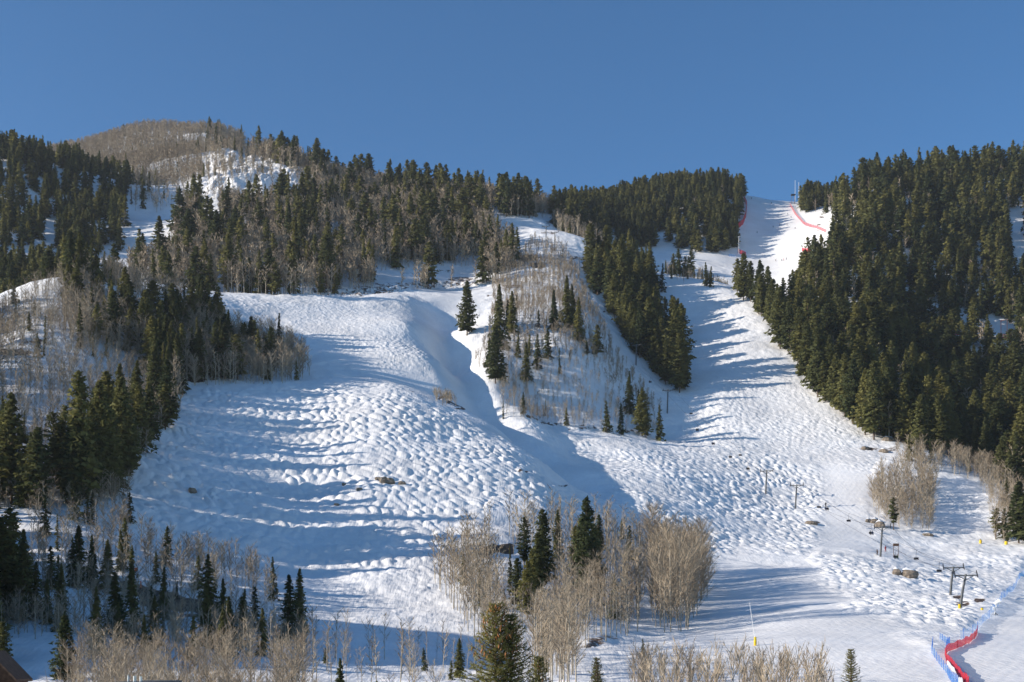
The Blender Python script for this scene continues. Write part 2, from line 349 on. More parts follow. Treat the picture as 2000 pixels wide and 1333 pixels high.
def snow_material():
    m = mat_new("snow", 0.6, (0.82, 0.83, 0.85)); t = m.node_tree; L = t.links; b = t.nodes['Principled BSDF']
    tc = N(m, 'ShaderNodeTexCoord')
    def noise(scale, det, vec=None, rough=0.55):
        n = N(m, 'ShaderNodeTexNoise'); n.inputs['Scale'].default_value = scale; n.inputs['Detail'].default_value = det; n.inputs['Roughness'].default_value = rough
        L.new(vec if vec else tc.outputs['Object'], n.inputs['Vector']); return n
    ea = N(m, 'ShaderNodeAttribute', attribute_name='earth'); gr = N(m, 'ShaderNodeAttribute', attribute_name='groomed')
    # snow tone: clean to slightly dusty
    n1 = noise(0.05, 5); cr = N(m, 'ShaderNodeValToRGB'); cr.color_ramp.elements[0].position = 0.35; cr.color_ramp.elements[1].position = 0.65
    cr.color_ramp.elements[0].color = (0.80, 0.79, 0.78, 1); cr.color_ramp.elements[1].color = (0.88, 0.88, 0.88, 1); L.new(n1.outputs['Fac'], cr.inputs[0])
    n5 = noise(0.9, 6, rough=0.7); r5 = N(m, 'ShaderNodeMapRange'); r5.inputs['From Min'].default_value = 0.3; r5.inputs['From Max'].default_value = 0.7; r5.inputs['To Min'].default_value = 0.93; r5.inputs['To Max'].default_value = 1.03
    L.new(n5.outputs['Fac'], r5.inputs['Value'])
    sc = N(m, 'ShaderNodeVectorMath', operation='SCALE'); L.new(cr.outputs[0], sc.inputs[0]); L.new(r5.outputs[0], sc.inputs['Scale'])
    # bare earth and rock
    n2 = noise(0.35, 8, rough=0.7); n3 = noise(1.6, 6)
    ec = N(m, 'ShaderNodeValToRGB'); ec.color_ramp.elements[0].position = 0.3; ec.color_ramp.elements[1].position = 0.7
    ec.color_ramp.elements[0].color = (0.035, 0.026, 0.02, 1); ec.color_ramp.elements[1].color = (0.17, 0.115, 0.085, 1); L.new(n3.outputs['Fac'], ec.inputs[0])
    ad = N(m, 'ShaderNodeMath', operation='ADD'); L.new(ea.outputs['Fac'], ad.inputs[0]); L.new(n2.outputs['Fac'], ad.inputs[1])
    st = N(m, 'ShaderNodeMapRange'); st.inputs['From Min'].default_value = 0.98; st.inputs['From Max'].default_value = 1.06; L.new(ad.outputs[0], st.inputs['Value'])
    mx = N(m, 'ShaderNodeMix', data_type='RGBA'); L.new(st.outputs[0], mx.inputs[0]); L.new(sc.outputs[0], mx.inputs[6]); L.new(ec.outputs[0], mx.inputs[7]); L.new(mx.outputs[2], b.inputs['Base Color'])
    # relief: crust, ski tracks running down the slope
    mp = N(m, 'ShaderNodeMapping'); mp.inputs['Scale'].default_value = (1.9, 0.22, 0.22); mp.inputs['Rotation'].default_value = (0, 0, 0.25); L.new(tc.outputs['Object'], mp.inputs['Vector'])
    tr = noise(1.0, 4, mp.outputs[0]); fi = noise(0.45, 3, rough=0.5)
    m2 = N(m, 'ShaderNodeMath', operation='MULTIPLY'); L.new(tr.outputs['Fac'], m2.inputs[0]); m2.inputs[1].default_value = 0.7
    a2 = N(m, 'ShaderNodeMath', operation='ADD'); L.new(m2.outputs[0], a2.inputs[0]); L.new(fi.outputs['Fac'], a2.inputs[1])
    wv = N(m, 'ShaderNodeTexWave', bands_direction='X'); wv.inputs['Scale'].default_value = 0.16; wv.inputs['Distortion'].default_value = 7.0; wv.inputs['Detail'].default_value = 3; wv.inputs['Detail Scale'].default_value = 0.25
    mw = N(m, 'ShaderNodeMapping'); mw.inputs['Rotation'].default_value = (0, 0, 0.5); L.new(tc.outputs['Object'], mw.inputs['Vector']); L.new(mw.outputs[0], wv.inputs['Vector'])
    mg = N(m, 'ShaderNodeMath', operation='MULTIPLY'); L.new(wv.outputs['Fac'], mg.inputs[0]); L.new(gr.outputs['Fac'], mg.inputs[1])
    mh = N(m, 'ShaderNodeMath', operation='MULTIPLY_ADD'); L.new(mg.outputs[0], mh.inputs[0]); mh.inputs[1].default_value = 0.13; L.new(a2.outputs[0], mh.inputs[2]); a2 = mh
    gs = N(m, 'ShaderNodeMapRange'); gs.inputs['To Min'].default_value = 0.6; gs.inputs['To Max'].default_value = 0.36; L.new(gr.outputs['Fac'], gs.inputs['Value'])
    bp = N(m, 'ShaderNodeBump'); bp.inputs['Distance'].default_value = 0.35; L.new(gs.outputs[0], bp.inputs['Strength']); L.new(a2.outputs[0], bp.inputs['Height']); L.new(bp.outputs[0], b.inputs['Normal'])
    return m
hill = link("snow_hillside", me, snow_material()); tag(hill, "snow covered mountainside with mogul fields and groomed runs", kind="structure")
print("terrain", time.time() - T0, V.shape)
#--STAGE2
# ------------------------------------------------------------------ tree materials
def foliage_material(name, source, dark, light, rough=0.75, normal=False):
    m = mat_new(name, rough, dark); L = m.node_tree.links; b = m.node_tree.nodes['Principled BSDF']
    if source == 'object':
        src = N(m, 'ShaderNodeObjectInfo').outputs['Random']
    else:
        src = N(m, 'ShaderNodeAttribute', attribute_name='tint').outputs['Fac']
    g = N(m, 'ShaderNodeNewGeometry'); no = N(m, 'ShaderNodeTexNoise'); no.inputs['Scale'].default_value = 0.9; no.inputs['Detail'].default_value = 3
    L.new(g.outputs['Position'], no.inputs['Vector'])
    ma = N(m, 'ShaderNodeMath', operation='MULTIPLY_ADD'); L.new(no.outputs['Fac'], ma.inputs[0]); ma.inputs[1].default_value = 0.5; ma.inputs[2].default_value = -0.25
    ad = N(m, 'ShaderNodeMath', operation='ADD', use_clamp=True); L.new(src, ad.inputs[0]); L.new(ma.outputs[0], ad.inputs[1])
    mx = N(m, 'ShaderNodeMix', data_type='RGBA'); mx.inputs[6].default_value = (*dark, 1); mx.inputs[7].default_value = (*light, 1)
    L.new(ad.outputs[0], mx.inputs[0]); L.new(mx.outputs[2], b.inputs['Base Color'])
    b.inputs['Specular IOR Level'].default_value = 0.12
    if normal:
        at = N(m, 'ShaderNodeAttribute', attribute_name='outward'); vt = N(m, 'ShaderNodeVectorTransform', vector_type='NORMAL', convert_from='OBJECT', convert_to='WORLD')
        L.new(at.outputs['Vector'], vt.inputs[0])
        sc = N(m, 'ShaderNodeVectorMath', operation='MULTIPLY_ADD'); L.new(vt.outputs[0], sc.inputs[0]); sc.inputs[1].default_value = (1.3, 1.3, 1.3); L.new(g.outputs['Normal'], sc.inputs[2])
        nn = N(m, 'ShaderNodeVectorMath', operation='NORMALIZE'); L.new(sc.outputs[0], nn.inputs[0]); L.new(nn.outputs[0], b.inputs['Normal'])
        tl = N(m, 'ShaderNodeBsdfTranslucent'); L.new(mx.outputs[2], tl.inputs['Color']); iv = N(m, 'ShaderNodeVectorMath', operation='SCALE'); iv.inputs['Scale'].default_value = -1.0
        ms = N(m, 'ShaderNodeMixShader'); ms.inputs[0].default_value = 0.35; L.new(b.outputs[0], ms.inputs[1]); L.new(tl.outputs[0], ms.inputs[2])
        out = [q for q in m.node_tree.nodes if q.type == 'OUTPUT_MATERIAL'][0]; L.new(ms.outputs[0], out.inputs[0])
    return m
M_needle = foliage_material("conifer_needles", 'object', (0.050, 0.066, 0.028), (0.185, 0.176, 0.055), normal=True)
M_needle_s = foliage_material("conifer_needles_forest", 'attr', (0.050, 0.066, 0.028), (0.185, 0.176, 0.055), normal=True)
M_twig = foliage_material("bare_twigs", 'object', (0.215, 0.168, 0.122), (0.395, 0.325, 0.235))
M_twig_s = foliage_material("bare_twigs_grove", 'attr', (0.215, 0.168, 0.122), (0.395, 0.325, 0.235))
M_bark = varied("conifer_bark", (0.13, 0.095, 0.07), 0.9, 6, 0.4)
M_aspen = varied("aspen_bark", (0.38, 0.33, 0.255), 0.85, 5, 0.3)

# ------------------------------------------------------------------ tree shapes (height 1)
def tube_pts(path, radii, sides, r, ph=0.0):
    path = np.asarray(path, float); n = len(path)
    t = np.gradient(path, axis=0); t /= np.linalg.norm(t, axis=1)[:, None] + 1e-9
    up = np.array([0, 0, 1.0]) if abs(t[:, 2]).mean() < 0.9 else np.array([1.0, 0, 0])
    u = np.cross(t, up); u /= np.linalg.norm(u, axis=1)[:, None] + 1e-9; v = np.cross(t, u)
    a = np.arange(sides) / sides * 2 * np.pi + ph
    V = path[:, None] + np.asarray(radii)[:, None, None] * (np.cos(a)[None, :, None] * u[:, None] + np.sin(a)[None, :, None] * v[:, None])
    V = V.reshape(-1, 3); i = np.arange(n - 1)[:, None] * sides; k = np.arange(sides)[None]; k2 = (k + 1) % sides
    Fq = np.stack([i + k, i + k2, i + sides + k2, i + sides + k], -1).reshape(-1, 4)
    return V, Fq

def tris_from(Cn, U, W):
    """triangles with centre line from Cn to Cn+U and half width W at the base"""
    V = np.stack([Cn - W, Cn + W, Cn + U], 1).reshape(-1, 3)
    return V, np.arange(len(V)).reshape(-1, 3)

def conifer(kind, r, whorls=26, per=7, clumps=7, size=0.05):
    """crown of boughs with needle sprays; kind s spruce, f full fir, n narrow, p pine with open crown"""
    hs = []
    bare = {'s': 0.05, 'f': 0.10, 'n': 0.04, 'p': 0.22}[kind]; R = {'s': 0.165, 'f': 0.20, 'n': 0.10, 'p': 0.20}[kind]
    nb = whorls * per
    t = (np.arange(nb) + r.random(nb)) / nb
    h = bare + (0.985 - bare) * t
    if kind == 's': prof = (1 - t) ** 0.85
    elif kind == 'n': prof = (1 - t) ** 0.7 * (0.75 + 0.25 * np.sin(t * 9 + r.random() * 6))
    elif kind == 'f': prof = (1 - t) ** 0.62 * smooth(-0.25, 0.22, t)
    else: prof = (1 - t) ** 0.5 * smooth(-0.1, 0.35, t)
    a = r.random(nb) * 2 * np.pi
    lob = 1 + 0.22 * np.sin(a * 2 + r.random() * 6 + 5 * t) + 0.12 * np.sin(a * 3 + 9 * t)
    Lh = R * prof * lob * r.uniform(0.62, 1.18, nb) + 0.008
    keep = r.random(nb) > (0.10 if kind != 'p' else 0.25); h, a, Lh, t = h[keep], a[keep], Lh[keep], t[keep]; nb = len(h)
    rise = {'s': -0.22, 'f': 0.05, 'n': -0.35, 'p': 0.15}[kind] + 0.55 * t
    D0 = np.stack([np.cos(a), np.sin(a), rise + r.normal(0, 0.12, nb)], 1)
    # clumps along each bough
    k = clumps; s = (np.arange(k)[None] + r.random((nb, k))) / k; s = s ** 0.75
    side = np.stack([-np.sin(a), np.cos(a), 0 * a], 1)
    Cn = np.stack([0 * h, 0 * h, h], 1)[:, None] + D0[:, None] * (Lh[:, None] * s)[..., None]
    Cn[..., 2] -= 0.25 * (Lh[:, None]) * s ** 2 * (1.0 if kind in 'sn' else 0.4)
    wid = Lh[:, None] * 0.34 * np.sin(np.pi * np.clip(s * 0.85 + 0.1, 0, 1))
    Cn = Cn + side[:, None] * (r.uniform(-1, 1, (nb, k)) * wid)[..., None]
    Cn[..., 2] += r.normal(0, 0.006, (nb, k))
    sz = size * (0.65 + 0.7 * r.random((nb, k))) * (0.55 + 0.6 * (1 - t)[:, None])
    U = D0[:, None] * 0.7 + side[:, None] * r.normal(0, 0.55, (nb, k))[..., None] + r.normal(0, 0.3, (nb, k, 3)); U[..., 2] -= 0.35
    U /= np.linalg.norm(U, axis=2)[..., None]; W = np.cross(U, r.normal(0, 1, (nb, k, 3)) + np.array([0, 0, 1.2])); W /= np.linalg.norm(W, axis=2)[..., None] + 1e-9
    V, Fc = tris_from(Cn.reshape(-1, 3) - (U * sz[..., None] * 0.35).reshape(-1, 3), (U * sz[..., None]).reshape(-1, 3), (W * sz[..., None] * 0.36).reshape(-1, 3))
    # leader
    zz = np.linspace(0, 1, 7); tp = np.stack([r.normal(0, 0.0015, 7).cumsum(), r.normal(0, 0.0015, 7).cumsum(), zz], 1)
    TV, TF = tube_pts(tp, 0.011 * (1 - zz) ** 0.8 + 0.0012, 6, r)
    TV[:6, 2] -= 0.03
    return (V, Fc), (TV, TF)

def bare_tree(r, kind='a', nbr=16, twigs=9, tw=0.0042, trunk_r=0.0075):
    """leafless aspen: stem, rising branches, twigs; kind b: broader, w: willow-like clump"""
    n = 7; zz = np.linspace(0, 1, n); bend = r.normal(0, 0.012, (n, 2)).cumsum(0) * zz[:, None]
    path = np.stack([bend[:, 0], bend[:, 1], zz], 1)
    TV, TF = tube_pts(path, trunk_r * (1 - zz) ** 0.7 + 0.0016, 5, r); TV[:5, 2] -= 0.03
    Vs, Fs, o = [], [], 0
    lo = {'a': 0.24, 'b': 0.08, 'w': 0.04}[kind]; spread = {'a': 0.13, 'b': 0.2, 'w': 0.16}[kind]
    h = lo + (0.95 - lo) * (np.arange(nbr) + r.random(nbr)) / nbr; a = r.random(nbr) * 6.283
    t = (h - lo) / (0.95 - lo)
    L = spread * (0.45 + 0.9 * np.sin(np.pi * np.clip(0.18 + 0.72 * t, 0, 1))) * r.uniform(0.6, 1.2, nbr)
    if kind == 'w': L = r.uniform(0.45, 0.9, nbr) * (1 - h * 0.6)
    cx = np.interp(h, zz, path[:, 0]); cy = np.interp(h, zz, path[:, 1])
    rise = r.uniform(0.9, 1.6, nbr) if kind != 'w' else r.uniform(1.6, 3.5, nbr)
    D0 = np.stack([np.cos(a), np.sin(a), rise], 1); D0 /= np.linalg.norm(D0, axis=1)[:, None]
    L = L * (1.25 if kind != 'w' else 1.0)
    P0 = np.stack([cx, cy, h], 1)
    W = np.cross(D0, r.normal(0, 1, (nbr, 3))); W /= np.linalg.norm(W, axis=1)[:, None]
    V1, _ = tris_from(P0, D0 * L[:, None], W * tw * 1.1)
    k = twigs; s = r.uniform(0.15, 1.0, (nbr, k))
    Pt = P0[:, None] + D0[:, None] * (L[:, None] * s)[..., None]
    U = D0[:, None] * 0.9 + r.normal(0, 0.42, (nbr, k, 3)) + np.array([0, 0, 0.25]); U /= np.linalg.norm(U, axis=2)[..., None]
    l2 = L[:, None] * r.uniform(0.28, 0.6, (nbr, k)); W2 = np.cross(U, r.normal(0, 1, (nbr, k, 3))); W2 /= np.linalg.norm(W2, axis=2)[..., None]
    V2, _ = tris_from(Pt.reshape(-1, 3), (U * l2[..., None]).reshape(-1, 3), (W2 * tw * 0.62).reshape(-1, 3))
    V = np.concatenate([V1, V2]); return (V, np.arange(len(V)).reshape(-1, 3)), (TV, TF)

PR = np.random.default_rng(77)
KC = {}
for kd, w, p_, c_, sz, nv in (('s', 34, 8, 9, 0.046, 4), ('f', 34, 9, 10, 0.050, 5), ('n', 34, 6, 6, 0.036, 3), ('p', 26, 7, 9, 0.052, 3)):
    KC[kd] = [conifer(kd, PR, w, p_, c_, sz) for _ in range(nv)]
KL = {}
for kd, w, p_, c_, sz, nv in (('s', 20, 6, 4, 0.080, 5), ('f', 20, 7, 5, 0.084, 7), ('n', 18, 5, 4, 0.06, 4), ('p', 16, 6, 5, 0.085, 4)):
    KL[kd] = [conifer(kd, PR, w, p_, c_, sz) for _ in range(nv)]
AC = {'a': [bare_tree(PR, 'a', 26, 12, 0.0038, 0.0062) for _ in range(5)], 'b': [bare_tree(PR, 'b', 40, 16, 0.0036, 0.0052) for _ in range(4)], 'w': [bare_tree(PR, 'w', 26, 8, 0.0075, 0.006) for _ in range(4)]}
AF = {'a': [bare_tree(PR, 'a', 14, 8, 0.017, 0.010) for _ in range(6)], 'b': [bare_tree(PR, 'b', 16, 9, 0.016, 0.012) for _ in range(4)], 'w': [bare_tree(PR, 'w', 14, 5, 0.02, 0.01) for _ in range(3)]}
AL = {'a': [bare_tree(PR, 'a', 12, 6, 0.0085, 0.0085) for _ in range(6)], 'b': [bare_tree(PR, 'b', 22, 9, 0.0075, 0.0065) for _ in range(5)], 'w': [bare_tree(PR, 'w', 14, 5, 0.013, 0.008) for _ in range(4)]}
MESH = {}
def outward(V, droop=0.35):
    h = V[:, 2]; zc = 0.15
    n = np.stack([V[:, 0], V[:, 1], np.full(len(V), 0.035) + 0.05 * np.clip(h - 0.6, 0, 1)], 1)
    return (n / (np.linalg.norm(n, axis=1)[:, None] + 1e-9)).astype(np.float32)
def proto_meshes(fam, kind, i):
    key = (fam, kind, i)
    if key not in MESH:
        (cv, cf), (tv, tf) = (KC if fam == 'c' else AC)[kind][i]
        a = make_mesh("crown", cv, cf)
        if fam == 'c': q_ = a.attributes.new('outward', 'FLOAT_VECTOR', 'POINT'); q_.data.foreach_set('vector', outward(cv).ravel())
        a.materials.append(M_needle if fam == 'c' else M_twig)
        b = make_mesh("trunk", tv, tf, True); b.materials.append(M_bark if fam == 'c' else M_aspen)
        MESH[key] = (a, b)
    return MESH[key]

# ------------------------------------------------------------------ where the trees stand
TREES = []   # dict: x y z h kind fam region wscale
REG = {}     # region -> phrase
def plant(px, py, top, kind, fam='c', region='', w=1.0, d=None):
    """a tree whose foot is seen at (px, py) and whose tip reaches row top of the photo"""
    p = spot(px, py) if d is None else Vector(((px - 1000) / F * d, d, ground(px, d)))
    row = H - F * p.z / p.y
    h = (row - top) / F * p.y
    TREES.append(dict(x=p.x, y=p.y, z=p.z, h=max(h, 1.5), kind=kind, fam=fam, region=region, w=w, hero=True, px=px))

HERO = {
 'left clump': ('in the sunlit clump left of the shaded mogul bowl', [(22,985,768,'f',1.1),(60,990,843,'s',1),(78,985,850,'s',1),(104,962,806,'p',1),(126,955,793,'p',1),(154,985,724,'f',.85),(195,972,743,'f',.95),(180,975,790,'f',.9),(215,965,800,'f',.9),(236,950,737,'f',.9),(252,930,790,'f',.9),(271,885,752,'f',1),(293,872,750,'f',1),(300,800,686,'f',1),(325,832,702,'f',1),(340,810,735,'f',.9),(262,800,722,'f',1),(140,988,870,'s',1),(40,992,880,'s',1),(8,960,790,'f',1),(285,862,780,'s',1.1),(230,890,755,'s',1)]),
 'lower left': ('in the shaded wood of the lower left corner', [(20,1195,992,'f',1.1),(2,1200,1010,'f',1.2),(45,1215,1050,'s',1.1),(71,1210,1097,'s',1.2),(120,1185,1100,'s',1),(112,1078,1003,'n',1),(236,1118,1035,'s',1),(257,1138,1065,'s',1.1),(304,1143,1078,'s',1.1),(302,1270,1163,'s',1.1),(233,1245,1160,'s',1.1),(126,1345,1200,'f',1.1),(475,1212,1150,'s',1.1),(470,1240,1165,'f',1),(345,1175,1135,'s',1),(55,1160,1090,'s',1),(92,1220,1130,'s',1.1),(513,1283,1187,'s',1.1),(5,1345,1215,'f',1.1),(282,1290,1200,'s',1),(190,1240,1165,'s',1)]),
 'bottom row': ('among bare aspens along the bottom of the picture', [(636,1297,1265,'s',1.3),(897,1325,1247,'s',1.2),(880,1330,1290,'s',1.3),(830,1312,1265,'s',1.2),(1256,1285,1247,'s',1.1),(1165,1348,1283,'s',1.1)]),
 'center knoll': ('in the clump on the wooded knoll, bottom centre', [(1024,1120,1010,'p',1),(1010,1190,1090,'f',1.1),(1040,1180,1075,'f',1.1),(1030,1210,1095,'f',1.1),(1060,1150,995,'f',1),(1050,1160,1040,'f',1),(1089,1095,996,'s',1),(1146,1190,971,'f',.9),(1123,1110,1027,'f',1),(1135,1130,1010,'f',1),(1170,1088,1005,'f',.9),(1160,1130,1030,'f',1),(1214,1055,1014,'s',1.2),(996,1150,1066,'n',1),(986,1193,1150,'s',1.1),(1200,1210,1120,'s',1)]),
 'mid knoll': ('standing alone on the sunlit knoll in mid picture', [(1010,505,443,'s',1),(1107,642,538,'s',1),(1117,636,554,'s',1),(1130,668,580,'s',1),(1082,646,565,'s',1),(1052,641,604,'s',1),(1067,638,619,'s',.9),(1070,703,640,'s',1.2),(1166,698,634,'f',1.1),(1147,693,664,'s',1.3),(1048,723,652,'s',1),(1028,746,667,'s',1),(1034,696,652,'s',1),(1093,732,679,'n',1),(1012,700,652,'s',1),(1009,606,577,'s',1),(1000,652,568,'s',1.1),(912,656,548,'f',1),(975,682,555,'s',1),(968,750,640,'f',1),(980,745,690,'s',1.2),(1229,812,725,'s',1),(1254,852,757,'f',1),(1248,820,760,'s',1),(1185,846,782,'s',1.1),(1213,850,788,'s',1),(1289,862,791,'s',1),(1262,856,800,'f',1.1),(1024,812,766,'s',1.1),(1106,832,797,'s',1.2),(983,820,782,'n',1),(1065,814,795,'n',1),(955,720,660,'s',1.1),(990,640,585,'s',1)]),
 'strip': ('in the dark strip running down between two runs', [(1153,538,436,'f',1.1),(1170,545,460,'f',1),(1185,548,440,'f',1.1),(1200,580,470,'f',1),(1213,592,467,'f',1),(1192,600,500,'f',1),(1200,622,527,'f',1),(1270,572,489,'f',1.3),(1257,642,549,'f',1),(1222,655,560,'f',1),(1267,706,580,'f',1),(1250,700,600,'f',1),(1289,692,585,'s',1),(1319,748,593,'f',.9),(1331,738,592,'f',.9),(1327,768,650,'f',1),(1300,752,662,'f',.9),(1240,690,610,'f',1),(1210,640,570,'f',1),(1228,600,520,'f',1),(1245,585,500,'f',1),(1280,720,640,'f',1),(1312,755,690,'f',1),(1338,762,700,'f',1),(1175,570,500,'f',1),(1260,600,525,'f',1.1),(1232,672,590,'f',1)]),
 'saddle': ('on the saddle below the shaded upper run', [(1314,538,495,'f',1),(1327,541,486,'f',1),(1349,540,486,'f',1.1),(1338,542,500,'f',1),(1380,560,512,'s',1),(1388,562,520,'s',1),(1300,535,508,'s',1)]),
 'right edge': ('at the left edge of the big right forest', [(1440,570,505,'f',1.1),(1452,588,495,'f',1.1),(1466,590,510,'f',1),(1484,600,508,'f',1),(1500,612,520,'f',1),(1510,640,545,'f',1),(1524,682,560,'f',1.1),(1540,690,590,'f',1),(1560,705,600,'f',1),(1575,745,625,'f',1),(1597,776,640,'f',1),(1620,780,655,'f',1),(1632,800,690,'f',1),(1650,815,690,'f',1),(1666,830,700,'f',1),(1690,850,720,'f',1),(1707,860,705,'f',.9),(1735,852,740,'f',1),(1720,840,735,'f',1),(1757,864,807,'f',1),(1780,872,800,'f',1),(1798,882,770,'f',1),(1812,880,790,'f',1),(1833,887,769,'f',.9),(1852,890,775,'f',.9),(1868,897,808,'f',.9),(1888,902,822,'s',1.1),(1905,906,816,'s',1.1),(1924,917,816,'f',.9),(1934,920,830,'f',.9),(1956,945,860,'f',1),(1970,955,880,'f',1)]),
 'right bushes': ('beside bare aspens at the lower right', [(1745,1036,972,'p',1.2),(1945,1053,993,'p',1.4),(1990,1062,940,'f',1.3),(2005,1066,950,'f',1.3)]),
}
for rg, (ph, lst) in HERO.items():
    REG[rg] = ph
    for (a, b_, c_, kd, w) in lst: plant(a, b_, c_, kd, 'c', rg, w)
ASP_H = {
 'red aspens': ('in the clump on the wooded knoll, bottom centre', [(1087,1158,1075,'b',1),(1115,1180,1075,'b',1),(1143,1190,1075,'a',1),(1165,1200,1078,'b',1),(1172,1205,1095,'a',1),(1183,1190,1085,'a',1),(1213,1225,1150,'b',1),(1230,1230,1140,'b',1),(1215,1212,1062,'b',1),(1245,1200,1070,'b',1),(1290,1225,1040,'b',.9),(1310,1235,1030,'b',.9),(1330,1235,1045,'b',.9),(1345,1225,1060,'b',.9),(1300,1180,1030,'b',.9),(1020,1230,1150,'a',1),(1035,1235,1140,'a',1),(1050,1240,1150,'a',1),(1080,1320,1190,'b',.8),(1100,1325,1180,'b',.8),(1065,1330,1200,'b',.8),(1120,1320,1210,'b',.8)]),
 'fore aspens': ('in the sunlit row at the bottom left', [(172,1310,1218,'b',1.3),(182,1312,1215,'b',1.2),(676,1345,1190,'a',.6),(700,1350,1270,'a',.6),(250,1345,1255,'b',1),(262,1340,1245,'b',1),(230,1345,1250,'b',1),(450,1290,1205,'w',1),(485,1290,1210,'w',1),(295,1350,1255,'b',1)]),
}
for rg, (ph, lst) in ASP_H.items():
    REG[rg] = ph
    for (a, b_, c_, kd, w) in lst: plant(a, b_, c_, kd, 'a', rg, w)

